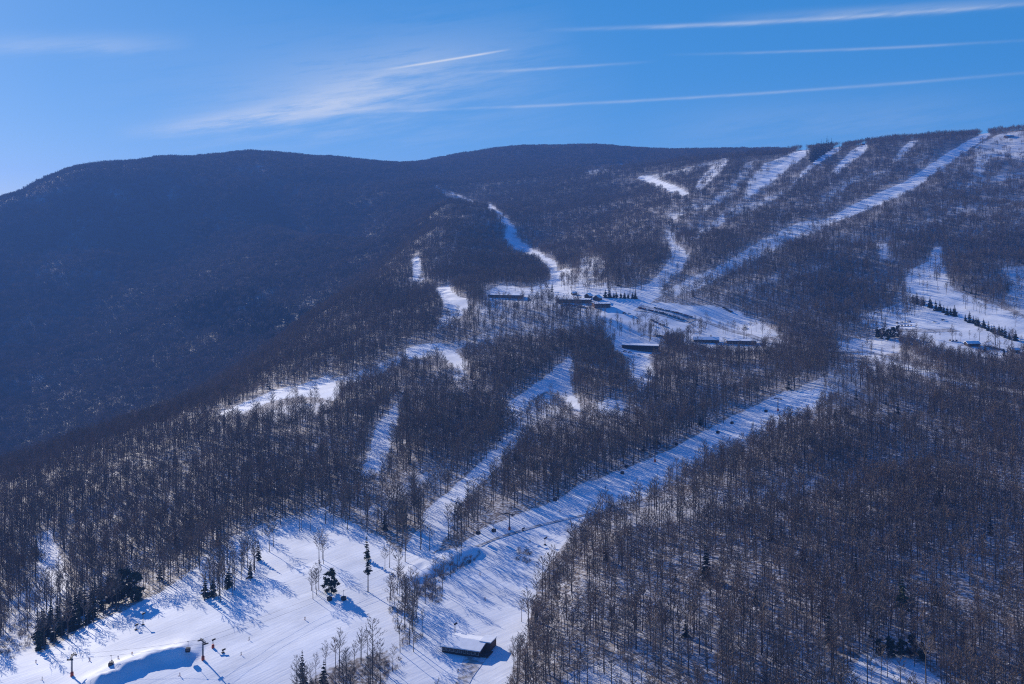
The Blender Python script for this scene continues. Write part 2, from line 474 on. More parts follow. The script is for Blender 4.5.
clear([(635, 178), (645, 175), (660, 180), (676, 186), (690, 193), (684, 196), (666, 190), (650, 184)])
clear([(640, 177), (664, 173), (690, 167), (726, 158), (728, 160), (700, 168), (670, 176), (650, 180)], .5)
clear([(716, 161), (729, 156), (727, 166), (712, 181), (700, 190), (692, 196), (698, 182)], .78)
clear([(744, 164), (760, 158), (750, 172), (738, 186), (732, 186)], .5)
clear([(583, 171), (600, 167), (624, 163), (624, 167), (604, 171), (588, 175)], .8)
clear([(736, 210), (760, 200), (790, 186), (792, 190), (760, 208), (738, 216)], .6)
clear([(760, 238), (800, 226), (840, 214), (842, 217), (800, 231), (764, 243)], .6)
clear([(900, 230), (960, 206), (1024, 196), (1024, 202), (964, 212), (906, 236)], .45)
clear([(700, 206), (724, 192), (738, 178), (742, 180), (728, 198), (704, 212)], .6)
clear([(668, 214), (690, 205), (716, 200), (716, 205), (692, 211), (672, 220)], .6)
clear([(820, 196), (850, 178), (884, 170), (886, 174), (852, 184), (824, 202)], .45)
clear([(724, 290), (770, 276), (830, 262), (832, 267), (774, 282), (728, 296)], .4)
clear([(950, 186), (990, 176), (1024, 172), (1024, 178), (990, 182), (954, 192)], .5)
# right clearing
clear([(934, 248), (942, 246), (942, 262), (954, 290), (970, 296), (1000, 308), (1024, 318), (1100, 322), (1100, 352), (1024, 352), (1000, 358), (968, 356), (930, 346), (905, 336), (880, 330), (862, 322), (862, 314), (890, 306), (908, 300), (905, 280), (912, 268), (928, 262)], 1, .35)
clear([(876, 243), (888, 244), (892, 262), (880, 258)], .85)
clear([(1000, 268), (1024, 266), (1100, 268), (1100, 320), (1024, 316), (1004, 300), (1014, 285)], .75)
clear([(838, 342), (880, 336), (904, 340), (900, 352), (870, 356), (840, 352)], .92, .8)
clear([(865, 350), (905, 362), (950, 378), (980, 386), (978, 390), (930, 378), (890, 364), (862, 356)], .9, .8)
# openings in the lower right woods
clear([(846, 684), (860, 656), (880, 648), (920, 664), (950, 684), (940, 720), (860, 720)], .85, .3)
clear([(560, 684), (590, 664), (640, 660), (650, 690), (600, 720), (560, 720)], .6, .3)
clear([(556, 600), (590, 570), (680, 590), (760, 640), (700, 660), (600, 650), (550, 640)], .12, .3)
clear([(600, 530), (660, 500), (760, 486), (860, 470), (860, 482), (760, 504), (660, 524)], .35, .3)


def inpoly(px, py, p):
    r = np.zeros(px.shape, bool)
    j = len(p) - 1
    for i in range(len(p)):
        xi, yi, xj, yj = p[i, 0], p[i, 1], p[j, 0], p[j, 1]
        c = (yi > py) != (yj > py)
        if yi != yj: r ^= c & (px < (xj - xi) * (py - yi) / (yj - yi) + xi)
        j = i
    return r


def openness(X, Y, h=0.0, jit=1.5):
    """0 in the woods .. 1 on open snow, for ground points (and trees of height h standing there)"""
    Z = ground(X, Y)
    s = np.clip(900 / Y, .35, 1.6)
    jx, jy = fbm(X / 14, Y / 14, 21, 2) * 5 * jit * s, fbm(X / 14, Y / 14, 33, 2) * 3 * jit * s
    px, py = proj(X, Y, Z)
    o = np.zeros(X.shape)
    for p, k, lift, y0, y1 in CL:
        m = (Y > y0) & (Y < y1)
        idx = np.nonzero(m)[0]
        if not len(idx): continue
        a, b = px[idx] + jx[idx], py[idx] + jy[idx]
        r = inpoly(a, b, p)
        if h: r |= inpoly(a, b - lift * h * F / Y[idx], p)
        o[idx] = np.maximum(o[idx], r * k)
    return o


# ------------------------------------------------------------------ ground sheet
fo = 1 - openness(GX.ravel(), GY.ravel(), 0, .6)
idx = np.arange(NU * NW).reshape(NW, NU)
quads = np.stack([idx[:-1, :-1], idx[:-1, 1:], idx[1:, 1:], idx[1:, :-1]], -1).reshape(-1, 4)
gm = bpy.data.meshes.new('snowy_ground')
gm.vertices.add(NU * NW)
gm.vertices.foreach_set('co', np.stack([GX, GY, GZ + CZ], -1).ravel().astype(np.float32))
gm.loops.add(quads.size)
gm.loops.foreach_set('vertex_index', quads.ravel().astype(np.int32))
gm.polygons.add(len(quads))
gm.polygons.foreach_set('loop_start', (np.arange(len(quads)) * 4).astype(np.int32))
gm.polygons.foreach_set('use_smooth', np.ones(len(quads), bool))
gm.update(calc_edges=True)
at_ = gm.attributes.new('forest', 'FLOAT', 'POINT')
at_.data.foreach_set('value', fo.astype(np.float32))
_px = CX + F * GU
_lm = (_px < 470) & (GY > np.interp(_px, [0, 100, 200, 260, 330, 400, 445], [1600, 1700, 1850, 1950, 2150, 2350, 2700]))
_shade = np.where(_lm, np.clip(.88 + fbm(GX / 110, GY / 110, 71, 4) * 1.3, .1, 1), np.where((GY > 2900), .55, 0))  # painted shade of the far slopes, broken by noise, darkens the floor colour
at_ = gm.attributes.new('slope_shade', 'FLOAT', 'POINT')
at_.data.foreach_set('value', _shade.ravel().astype(np.float32))
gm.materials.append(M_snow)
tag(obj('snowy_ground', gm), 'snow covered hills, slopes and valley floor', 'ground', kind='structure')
_zmin = float((GZ + CZ).min())

# ------------------------------------------------------------------ roads
ROADS = []


def polyline(pts_px, step=4.0):
    p = [at(x, y)[:2] for x, y in pts_px]
    out = []
    for i in range(len(p) - 1):
        m = max(1, int(np.hypot(*(p[i + 1] - p[i])) / step))
        for k in range(m): out.append(p[i] + (p[i + 1] - p[i]) * k / m)
    out.append(p[-1])
    q = np.array(out)
    for _ in range(6): q[1:-1] = (q[:-2] + 2 * q[1:-1] + q[2:]) / 4
    return q


def strip(name, pts_px, width, material, label, cat, lift=.35, open_=None):
    q = polyline(pts_px)
    d = np.gradient(q, axis=0)
    nrm = np.stack([-d[:, 1], d[:, 0]], -1) / (np.hypot(d[:, 0], d[:, 1])[:, None] + 1e-9)
    v, f = [], []
    nx = max(2, int(width / 3) + 1)
    for i, (p, m) in enumerate(zip(q, nrm)):
        wv = width * (1 + .7 * float(vnoise(np.array(i * .21), np.array(3.3), 5)))
        for k in range(nx):
            s = p + m * wv * (k / (nx - 1) - .5)
            v.append((s[0], s[1], float(ground(s[0], s[1])) + min(lift, .05 + s[1] * .00022)))
    for i in range(len(q) - 1):
        for k in range(nx - 1):
            a = i * nx + k
            f.append((a, a + nx, a + nx + 1, a + 1))
    o = obj(name, mesh(name, v, f, [material], smooth=True))
    tag(o, label, cat, kind='structure')
    ROADS.append((q, (width / 2 + 2.5) if open_ is None else open_))
    return o


strip('road', [(868, 352), (884, 356), (905, 362), (935, 371), (965, 382), (1000, 390), (1040, 396)], 9, M_road, 'dark access road cutting through the woods at the right', 'road')
strip('road', [(640, 306), (660, 310), (690, 318), (715, 325), (745, 334), (775, 344), (800, 349), (840, 352), (868, 352)], 9, M_road, 'grey road running down from the village car park', 'road')
strip('road', [(470, 546), (500, 537), (545, 524), (580, 516), (620, 508), (644, 505), (680, 498), (724, 492), (770, 487), (812, 483), (860, 478), (900, 470)], 3.6, M_road, 'narrow dark work road crossing the run into the lower right woods', 'road', open_=7.5)
strip('car_park', [(636, 309), (655, 312), (675, 317), (692, 322)], 22, M_dirt, 'grey trodden car park beside the village', 'car park')
strip('car_park', [(893, 330), (915, 331), (940, 331), (955, 330)], 20, M_dirt, 'trampled grey car park in the right clearing', 'car park')
strip('path', [(476, 657), (470, 668), (462, 684), (456, 700)], 10, M_dirt, 'bare brown path below the lower lodge', 'path')
strip('path', [(552, 690), (580, 668), (606, 660), (630, 655)], 4, M_road, 'dark path at the foot of the lower right woods', 'path')


def road_mask(X, Y):
    m = np.zeros(X.shape, bool)
    for q, w in ROADS:
        lo, hi = q.min(0) - w, q.max(0) + w
        k = np.nonzero((X > lo[0]) & (X < hi[0]) & (Y > lo[1]) & (Y < hi[1]))[0]
        if len(k):
            d = np.min((X[k][:, None] - q[None, :, 0]) ** 2 + (Y[k][:, None] - q[None, :, 1]) ** 2, 1)
            m[k] |= d < w * w
    return m


# ------------------------------------------------------------------ trees
def blade(c, p, q, w, r):
    d = q - p
    n_ = np.cross(d, (r.uniform(-1, 1), r.uniform(-1, 1), r.uniform(-1, 1)))
    n_ = n_ / (np.linalg.norm(n_) + 1e-9) * w * .5
    c.add([p - n_, p + n_, q], [(0, 1, 2)], 1)


def bare_tree(seed, h=17.0, limbs=16, sub=7, tw=.05, base=-.8, spread=1.0, ntr=6, thin_=False, ext=2):
    r = random.Random(seed)
    t, c = MB(), MB()
    lean = (r.uniform(-.5, .5), r.uniform(-.5, .5))
    tp = []
    for k in range(ntr + 1):
        z = base + (h - base) * k / ntr
        b = max(z, 0) / h
        tp.append(np.array((lean[0] * b + r.uniform(-.12, .12) * b * 2, lean[1] * b + r.uniform(-.12, .12) * b * 2, z)))
    rr = [.235 * h / 17 * (1 - .9 * k / ntr) + .015 for k in range(ntr + 1)]
    t.tube(tp, rr, 5)
    start = r.uniform(.36, .5)
    for i in range(limbs):
        g = start + (1 - start) * (i + r.random() * .7) / limbs
        g = min(g, .985)
        x = g * ntr * (h / (h - base)) - base * 0
        zz = g * h
        k = min(int((zz - base) / (h - base) * ntr), ntr - 1)
        fr = (zz - tp[k][2]) / (tp[k + 1][2] - tp[k][2])
        p0 = tp[k] + (tp[k + 1] - tp[k]) * fr
        az = i * 2.4 + r.uniform(-.5, .5)
        ln = h * r.uniform(.14, .26) * (1.15 - .75 * (g - start) / (1 - start)) * spread
        up = r.uniform(.55, 1.15)
        d = np.array((math.cos(az), math.sin(az), up)); d /= np.linalg.norm(d)
        p1 = p0 + d * ln * .55 + np.array((0, 0, .02 * ln))
        p2 = p0 + d * ln + np.array((0, 0, .16 * ln))
        r0 = .055 * h / 17 * (1.2 - g * .6)
        if thin_: c.tube([p0, p2], [r0, .03], 3, 1, caps=False)
        else: c.tube([p0, p1, p2], [r0, r0 * .65, .02], 3, 1, caps=False)
        for j in range(sub):
            s = .25 + .75 * (j + r.random()) / sub
            q0 = p0 + (p1 - p0) * s / .55 if s < .55 else p1 + (p2 - p1) * (s - .55) / .45
            dd = d + np.array((r.uniform(-1, 1), r.uniform(-1, 1), r.uniform(-.25, .9)))
            dd /= np.linalg.norm(dd)
            l2 = ln * r.uniform(.3, .62)
            q1 = q0 + dd * l2
            if thin_: blade(c, q0, q1, tw * 2.4, r)
            else: c.tube([q0, q1], [tw * .75, tw * .3], 3, 1, caps=False)
            for e in range(ext):
                s2 = r.uniform(.3, .95)
                d3 = dd + np.array((r.uniform(-.9, .9), r.uniform(-.9, .9), r.uniform(-.2, .8)))
                d3 /= np.linalg.norm(d3)
                e0 = q0 + (q1 - q0) * s2
                e1 = e0 + d3 * l2 * r.uniform(.45, .8)
                if thin_: blade(c, e0, e1, tw * 2.0, r)
                else: c.tube([e0, e1], [tw * .5, tw * .25], 3, 1, caps=False)
    return t, c


def spruce(seed, h=14.0, wid=.20, whorls=13, bare=.08, full=False):
    r = random.Random(seed)
    t, c = MB(), MB()
    lx, ly = r.uniform(-.03, .03) * h, r.uniform(-.03, .03) * h
    t.tube([(0, 0, -.8), (lx * .5, ly * .5, h * .5), (lx, ly, h * .98)], [.2 * h / 14, .13 * h / 14, .02], 5)
    if full:
        # a round-headed pine: many separate clumps of needles on forking limbs
        for i in range(40):
            a, g = 2.4 * i + r.uniform(-.4, .4), r.uniform(.08, 1.0)
            rad = wid * h * (1.05 - abs(g - .45) * 1.2) * r.uniform(.35, 1.1)
            o_ = np.array((math.cos(a) * rad, math.sin(a) * rad, g * h * .97))
            c.tube([(lx * g, ly * g, g * h * .8), tuple(o_)], [.09, .04], 3, 0, caps=False)
            cs = h * .125 * r.uniform(.7, 1.3)
            for k in range(36):
                d = np.array((r.gauss(0, 1), r.gauss(0, 1), r.gauss(0, .7)))
                d /= np.linalg.norm(d) + 1e-9
                blade(c, o_ + d * cs * .15, o_ + d * cs * r.uniform(.6, 1.25), cs * .5, r)
        return t, c
    for i in range(whorls):
        g = bare + (1 - bare) * (i + r.uniform(-.25, .25)) / whorls
        g = max(bare, g)
        z = g * h
        rad = wid * h * ((1 - g) ** .85) * r.uniform(.75, 1.1) + .15
        nb = 8 if i < whorls * .7 else 5
        for b in range(nb):
            if r.random() < .12: continue
            a = 2 * math.pi * (b + r.random() * .8) / nb + i
            L = rad * r.uniform(.5, 1.25)
            dr = L * r.uniform(.1, .55)
            ca, sa = math.cos(a), math.sin(a)
            p = np.array((lx * g, ly * g, z)); q = np.array((lx * g + ca * L, ly * g + sa * L, z - dr))
            for k in range(7):
                f0 = k / 7.0
                o_ = p + (q - p) * f0
                sd = (1 if k % 2 else -1) * r.uniform(.3, .7) * L * (1.1 - f0)
                e = p + (q - p) * min(1.05, f0 + .4) + np.array((-sa * sd, ca * sd, -r.uniform(.0, .35) * L * .5 + r.uniform(-.1, .3)))
                blade(c, o_, e, .30 * L + .22, r)
            blade(c, p, q, .35 * L + .2, r)
    c.tube([(lx, ly, h * .9), (lx, ly, h * 1.03)], [.10, .02], 4, 1)
    for k in range(10): blade(c, np.array((lx, ly, h * r.uniform(.85, 1.0))), np.array((lx + r.uniform(-.5, .5), ly + r.uniform(-.5, .5), h * r.uniform(.85, 1.0))), .3, r)
    return t, c


def shrub(seed, h=2.2):
    r = random.Random(seed)
    c = MB()
    for i in range(15):
        a, s = r.random() * 6.28, r.uniform(.1, 1.0)
        ox, oy = r.uniform(-.9, .9), r.uniform(-.9, .9)
        p = np.array((ox, oy, -.1))
        q = p + np.array((math.cos(a) * s, math.sin(a) * s, h * r.uniform(.35, 1)))
        c.tube([p, q], [.035, .015], 3, 0, caps=False)
        for e in range(4):
            b = p + (q - p) * r.uniform(.3, .95)
            blade(c, b, b + np.array((r.uniform(-.8, .8), r.uniform(-.8, .8), r.uniform(.0, .8))), .07, r)
    c.m = [0] * len(c.m)
    return c


def merge(*mbs):
    o = MB()
    for m in mbs:
        k = len(o.v); o.v += m.v; o.f += [tuple(i + k for i in q) for q in m.f]; o.m += m.m
    return o


def shifted(mb, d, s=1.0, a=0.0):
    o = MB()
    ca, sa = math.cos(a) * s, math.sin(a) * s
    o.v = [(x * ca - y * sa + d[0], x * sa + y * ca + d[1], z * s + d[2]) for x, y, z in mb.v]
    o.f, o.m = mb.f, mb.m
    return o


def variants(name, meshes):
    c = bpy.data.collections.new(name)
    for i, m in enumerate(meshes):
        o = bpy.data.objects.new(f'{name}_{i:02d}', m)
        c.objects.link(o)
    return c


TM, CM = [M_trunk, M_twig], [M_trunk, M_needle]
# near single trees, kept as separate trunk and crown for the individual trees
NEAR = []
for i in range(8):
    t, c = bare_tree(100 + i, 15.5 + (i % 4) * 1.1, 18, 8, .06, spread=.9 + .08 * (i % 3))
    NEAR.append((t.data('trunk', [M_trunk]), mesh('crown', c.v, c.f, [M_twig])))
MID = variants('mid_tree', [merge(*bare_tree(200 + i, 15 + (i % 4) * 1.0, 15, 7, .08, base=-1.2, ntr=4, spread=.95 + .08 * (i % 3), thin_=True, ext=2)).data('mid_tree', TM) for i in range(8)])


def patch(seed, k, rad, con=0, fw=.15):
    r = random.Random(seed)
    parts = []
    for i in range(k):
        a, d = 2.4 * i, rad * math.sqrt((i + .5) / k)
        pos = (math.cos(a) * d + r.uniform(-1, 1), math.sin(a) * d + r.uniform(-1, 1), 0)
        if i < con: t, c = spruce(seed * 31 + i, r.uniform(11, 16), .22, 8)
        else: t, c = bare_tree(seed * 31 + i, r.uniform(12, 17), 11, 5, fw, base=-3.5, ntr=2, thin_=True, ext=1)
        for q in (t, c):
            s = shifted(q, pos)
            if i < con: s.m = [3 if x == 1 else 2 for x in s.m]
            parts.append(s)
    return merge(*parts)


PM = [M_trunk, M_twig, M_trunk, M_needle]
PATCH = variants('tree_patch', [patch(300 + i, 5, 6.0).data('tree_patch', PM) for i in range(6)])
FARP = variants('far_patch', [patch(400 + i, 8, 8.5, con=(0, 0, 0, 0, 1, 7)[i], fw=.24).data('far_patch', PM) for i in range(6)])
SHR = variants('shrub_kind', [shrub(500 + i, 1.6 + .4 * (i % 3)).data('shrub_kind', [M_brush]) for i in range(4)])
CONV = variants('conifer_kind', [merge(*spruce(600 + i, 11 + i * 1.5, .2, 11)).data('conifer_kind', CM) for i in range(3)])


def scatter_group():
    ng = bpy.data.node_groups.new('scatter', 'GeometryNodeTree')
    ng.interface.new_socket('Geometry', in_out='INPUT', socket_type='NodeSocketGeometry')
    ng.interface.new_socket('Kinds', in_out='INPUT', socket_type='NodeSocketCollection')
    ng.interface.new_socket('Geometry', in_out='OUTPUT', socket_type='NodeSocketGeometry')
    N, L = ng.nodes.new, ng.links.new
    gi, go = N('NodeGroupInput'), N('NodeGroupOutput')
    ci = N('GeometryNodeCollectionInfo')
    ci.inputs['Separate Children'].default_value = True
    ci.inputs['Reset Children'].default_value = True
    ip = N('GeometryNodeInstanceOnPoints')
    ip.inputs['Pick Instance'].default_value = True

    def attr(nm, ty):
        a = N('GeometryNodeInputNamedAttribute'); a.data_type = ty; a.inputs['Name'].default_value = nm
        return a.outputs['Attribute']
    rz = N('ShaderNodeCombineXYZ')
    L(attr('rotz', 'FLOAT'), rz.inputs['Z'])
    L(gi.outputs['Geometry'], ip.inputs['Points'])
    L(gi.outputs['Kinds'], ci.inputs['Collection'])
    L(ci.outputs['Instances'], ip.inputs['Instance'])
    L(attr('vid', 'INT'), ip.inputs['Instance Index'])
    L(rz.outputs[0], ip.inputs['Rotation'])
    L(attr('scl', 'FLOAT'), ip.inputs['Scale'])
    L(ip.outputs['Instances'], go.inputs['Geometry'])
    return ng


NG = scatter_group()
KIND_ID = [s.identifier for s in NG.interface.items_tree if s.name == 'Kinds'][0]


def scatter(name, X, Y, scl, vid, coll, label, cat):
    if not len(X): return None
    m = bpy.data.meshes.new(name)
    m.vertices.add(len(X))
    m.vertices.foreach_set('co', np.stack([X, Y, ground(X, Y)], -1).ravel().astype(np.float32))
    for nm, ty, val in (('rotz', 'FLOAT', rng.random(len(X)) * 6.283), ('scl', 'FLOAT', scl), ('vid', 'INT', vid)):
        a = m.attributes.new(nm, ty, 'POINT')
        a.data.foreach_set('value', np.asarray(val).astype(np.float32 if ty == 'FLOAT' else np.int32))
    m.update()
    o = obj(name, m)
    md = o.modifiers.new('scatter', 'NODES')
    md.node_group = NG
    md[KIND_ID] = coll
    tag(o, label, cat, kind='stuff')
    return o


def candidates(y0, y1, s, umax=.60):
    xm = umax * y1
    nx, ny = int(2 * xm / s) + 1, int((y1 - y0) / s) + 1
    X, Y = np.meshgrid(np.arange(nx) * s - xm, np.arange(ny) * s + y0)
    X = X + (rng.random(X.shape) - .5) * s * 1.0
    Y = Y + (rng.random(Y.shape) - .5) * s * 1.0
    X, Y = X.ravel(), Y.ravel()
    k = (np.abs(X / Y) < umax) & (Y > y0) & (Y < y1)
    return X[k], Y[k]


# how high the nearer ground stands in every direction, to drop trees nobody could see
HZ = np.minimum.accumulate(HY - F * GZ / GY, axis=0)


def hidden(X, Y, h=17.0, marg=14.0):
    q = sample(np.vstack([HZ[:1] + 500, HZ[:-1]]), X, Y)
    top = HY - F * (ground(X, Y) + h - CZ) / Y
    return top > q + marg


BUILT = []          # (x, y, radius) kept clear of trees


ISL = [([(384, 566), (394, 552), (402, 580), (414, 600), (426, 622), (420, 642), (404, 652), (394, 630), (388, 600)], .92),
       ([(294, 692), (318, 672), (350, 660), (392, 648), (410, 640), (420, 650), (400, 668), (372, 686), (340, 720), (300, 720)], .88),
       ([(198, 602), (214, 606), (242, 592), (258, 577), (254, 558), (235, 556), (215, 570), (202, 580)], .75),
       ([(305, 592), (318, 586), (326, 600), (308, 606)], .6), ([(317, 562), (326, 552), (334, 590), (320, 596)], .35),
       ([(392, 565), (400, 528), (426, 534), (434, 558), (410, 572)], .3), ([(428, 568), (470, 545), (474, 552), (440, 574)], .15), ([(414, 590), (440, 574), (474, 556), (470, 562), (444, 582), (442, 606), (430, 612)], .55),
       ([(35, 650), (34, 602), (60, 585), (104, 575), (104, 616), (62, 643)], .8), ([(250, 560), (285, 538), (330, 516), (380, 536), (384, 548), (350, 530), (300, 532), (262, 562)], .35),
       ([(630, 326), (640, 322), (654, 326), (668, 335), (662, 343), (640, 341)], .75), ([(690, 324), (706, 328), (712, 336), (686, 334)], .5), ([(484, 300), (560, 306), (596, 312), (590, 322), (486, 318)], .5),
       ([(540, 300), (552, 300), (552, 310), (540, 310)], .5), ([(862, 330), (876, 328), (880, 338), (864, 340)], .6),
       ([(560, 268), (600, 262), (650, 284), (640, 296), (580, 298), (560, 290)], .22), ([(600, 312), (640, 326), (634, 340), (606, 336)], .16), ([(690, 322), (766, 332), (762, 342), (690, 340)], .28), ([(490, 286), (550, 284), (552, 300), (490, 302)], .14),
       ([(862, 312), (905, 300), (930, 310), (900, 326), (866, 330)], .26), ([(905, 334), (960, 344), (1024, 356), (1024, 346), (990, 340), (930, 338)], .3), ([(955, 296), (1024, 318), (1024, 330), (965, 312)], .10), ([(905, 270), (945, 262), (955, 295), (915, 300)], .12)]


def island(X, Y):
    px, py = proj(X, Y, ground(X, Y))
    o = np.zeros(X.shape)
    for p, k in ISL: o = np.maximum(o, inpoly(px, py, np.array(p, float)) * (Y < (900 if p[0][1] > 450 else 1750)) * k)
    return o


def thin(X, Y, h, dens=None):
    o = openness(X, Y, h, 2.6)
    o = np.minimum(o, 1 - island(X, Y))
    keep = rng.random(X.shape) >= o
    keep &= ~road_mask(X, Y)
    keep &= ~hidden(X, Y)
    for bx, by, br in BUILT: keep &= (X - bx) ** 2 + (Y - by) ** 2 > br * br
    if dens is not None: keep &= rng.random(X.shape) < dens(X, Y)
    return X[keep], Y[keep]


# ------------------------------------------------------------------ buildings
def gable(name, px, py, L, D, eave, ridge, yaw, wallm, label, roofm=None, win=(0, 0), door=True, chimney=False, dorm=0, over=.8, trim=None, base=None, cat='building', clear_r=None):
    """a gabled house: long side L along its own x, depth D, yaw in degrees; snow on the roof"""
    p = at(px, py) if base is None else base
    z = min(float(ground(p[0] + a * L * .45 * math.cos(R(yaw)), p[1] + a * L * .45 * math.sin(R(yaw)))) for a in (-1, 0, 1))
    z = max(z, p[2] - 2.0)
    root = empty(name, (p[0], p[1], z), R(yaw))
    tag(root, label, cat)
    BUILT.append((p[0], p[1], (clear_r if clear_r else max(L, D) * .62 + 3)))
    w = MB()
    w.prism([(-D / 2, -2.5), (D / 2, -2.5), (D / 2, eave), (0, ridge), (-D / 2, eave)], -L / 2, L / 2, axis='x')
    w.build('wall', wallm, root)
    r = MB()
    th = .5
    sl = (ridge - eave) / (D / 2)
    for s in (-1, 1):
        e = D / 2 + over
        pr = [(s * .0, ridge + .05), (s * e, ridge + .05 - sl * e), (s * e, ridge + .05 - sl * e + th), (0, ridge + .05 + th * 1.1)]
        if s > 0: pr = pr[::-1]
        r.prism(pr, -L / 2 - over, L / 2 + over, axis='x')
    rf = r.build('roof', roofm or M_roofsnow, root)
    for s in (-1, 1):
        fa = MB()
        e = D / 2 + over - .1
        fa.box((0, s * e, ridge - sl * e - .18), (L + over * 2 - .1, .16, .34))
        fa.build('eaves_board', trim or M_dark, root)
    nw, rows = win
    for j in range(rows):
        for i in range(nw):
            x = -L / 2 + L * (i + .5) / nw
            zc = 1.5 + j * 2.9
            b = MB(); b.box((x, -D / 2 - .06, zc), (min(1.6, L / nw * .6), .1, 1.25))
            wo = b.build('window', M_glass, root)
            f = MB()
            ww = min(1.6, L / nw * .6)
            for zz in (-.7, .7): f.box((x, -D / 2 - .08, zc + zz), (ww + .3, .16, .15))
            for xx in (-1, 1): f.box((x + xx * (ww / 2 + .075), -D / 2 - .08, zc), (.15, .16, 1.25))
            f.build('window_frame', M_cream, wo)
    if door:
        b = MB(); b.box((L / 2 + .07, 0, 1.1), (.12, 1.6, 2.3)); b.build('door', M_redwood, root)
    if chimney:
        b = MB(); b.box((L * .2, D * .15, ridge + .9), (1.2, 1.2, 3.0)); b.box((L * .2, D * .15, ridge + 2.5), (1.4, 1.4, .25)); b.build('chimney', M_brown, rf)
    for k in range(dorm):
        x = -L / 2 + L * (k + .6) / dorm
        g = MB(); g.prism([(-2.2, eave + .5), (2.2, eave + .5), (2.2, eave + 1.6), (0, ridge + 2.0), (-2.2, eave + 1.6)], D * .02, D / 2 - .4)
        g.v = [(vx + x, -vy, vz) for vx, vy, vz in g.v]
        g.f = [q[::-1] for q in g.f]
        d = g.build('dormer', M_dark, root)
        g = MB()
        for s in (-1, 1):
            pr = [(0, ridge + 2.05), (s * 2.8, eave + 1.2), (s * 2.8, eave + 1.6), (0, ridge + 2.5)]
            if s > 0: pr = pr[::-1]
            g.prism(pr, D * .02, D / 2 - .1)
        g.v = [(vx + x, -vy, vz) for vx, vy, vz in g.v]
        g.f = [q[::-1] for q in g.f]
        g.build('dormer_roof', M_roofsnow, d)
    return root


# lower lodge beside the bare path
b1 = gable('lodge', 467, 648, 20, 17, 2.8, 4.3, -20, M_dark, 'low dark lodge with a broad snow roof at the foot of the middle run', win=(9, 1), door=True, over=.7, trim=M_brown, cat='lodge')
x = MB(); x.box((10.2, 3.2, 2.2), (5.6, 8.2, 4.6)); x.build('gable_wing', M_brown, b1)
x = MB(); x.box((10.2, 3.2, 4.75), (6.2, 8.8, .5)); x.build('wing_roof', M_roofsnow, b1)
x = MB(); x.box((11.2, -4.2, .35), (6.2, 7.6, .3)); [x.box((8.6 + i * 2.6, -7.8, .9), (.14, .14, 1.0)) for i in range(3)]; x.box((11.2, -7.8, 1.4), (6.2, .14, .12)); x.build('deck', M_dark, b1)
x = MB(); x.box((9.0, -2.8, 1.8), (.3, 3.6, 1.4)); x.build('sign_panel', M_cream, b1)
gable('lodge', 574, 302, 46, 15, 4.4, 5.5, -14, M_brown, 'long brown village lodge with a chimney on its snowy roof', win=(14, 1), chimney=True, cat='lodge')
gable('hut', 588.5, 297.6, 9, 8, 3.4, 6.6, 58, M_dark, 'small dark gabled hut behind the middle of the long village lodge', cat='hut')
gable('hut', 597.5, 299.8, 10, 9, 3.8, 7.2, 62, M_dark, 'larger dark gabled hut behind the right end of the long village lodge', cat='hut')
gable('hut', 574, 294.6, 6, 5, 2.6, 4.0, 20, M_dark, 'tiny dark hut alone on the snow behind the long village lodge', cat='hut')
gable('lodge', 601, 306.5, 22, 14, 4.4, 5.5, 12, M_redwood, 'red brown gabled wing building at the right end of the long village lodge', win=(6, 1), cat='lodge')
gable('lodge', 506, 297, 48, 13, 3.6, 4.5, -14, M_dark, 'long low lodge under thick snow at the left end of the village', win=(14, 1), cat='lodge')
gable('storage_building', 641, 350, 42, 14, 7.2, 8.2, -16, M_dark, 'tall blank dark building below the car park', win=(12, 1), cat='building')
gable('house', 706, 341.5, 30, 12, 3.6, 6.0, -8, M_dark, 'dark house with shaded roof left of the red brown one beside the road', win=(8, 1), chimney=True, cat='house')
gable('house', 741, 343.5, 34, 12, 3.8, 4.7, -6, M_redwood, 'red brown long house with white roof beside the road', win=(9, 1), cat='house')
gable('ticket_hut', 972, 345.5, 15, 8, 3.0, 4.8, 8, M_dark, 'dark low hut at the lower edge of the right clearing', win=(4, 1), cat='hut')
gable('hut', 1015, 352, 8, 6, 2.8, 4.4, 0, M_dark, 'small dark hut at the right edge below the spruce row', win=(2, 1), cat='hut')
gable('summit_lodge', 1009, 137, 24, 11, 4.0, 7.0, 14, M_brown, 'brown lodge standing on the hilltop at the upper right', win=(6, 1), cat='lodge')
gable('lift_hut', 863, 145, 9, 7, 3.4, 5.4, 10, M_brown, 'small brown lift hut on the ridge at the head of a run', win=(2, 1), cat='hut')

# ------------------------------------------------------------------ single conifers
def place_conifer(px, py, h, wid, label, group=None, seed=0, bare=.08, full=False, m=None, name='spruce_tree', cat='conifer'):
    p = at(px, py)
    t, c = spruce(seed, h, wid, 13, bare, full)
    root = empty(name, tuple(p), random.random() * 6)
    tag(root, label, cat, group)
    t.build('trunk', M_trunk, root)
    obj('crown', mesh('crown', c.v, c.f, [m or M_needle]), root)
    BUILT.append((p[0], p[1], 6.0 if h > 17 else 3.0))
    return root


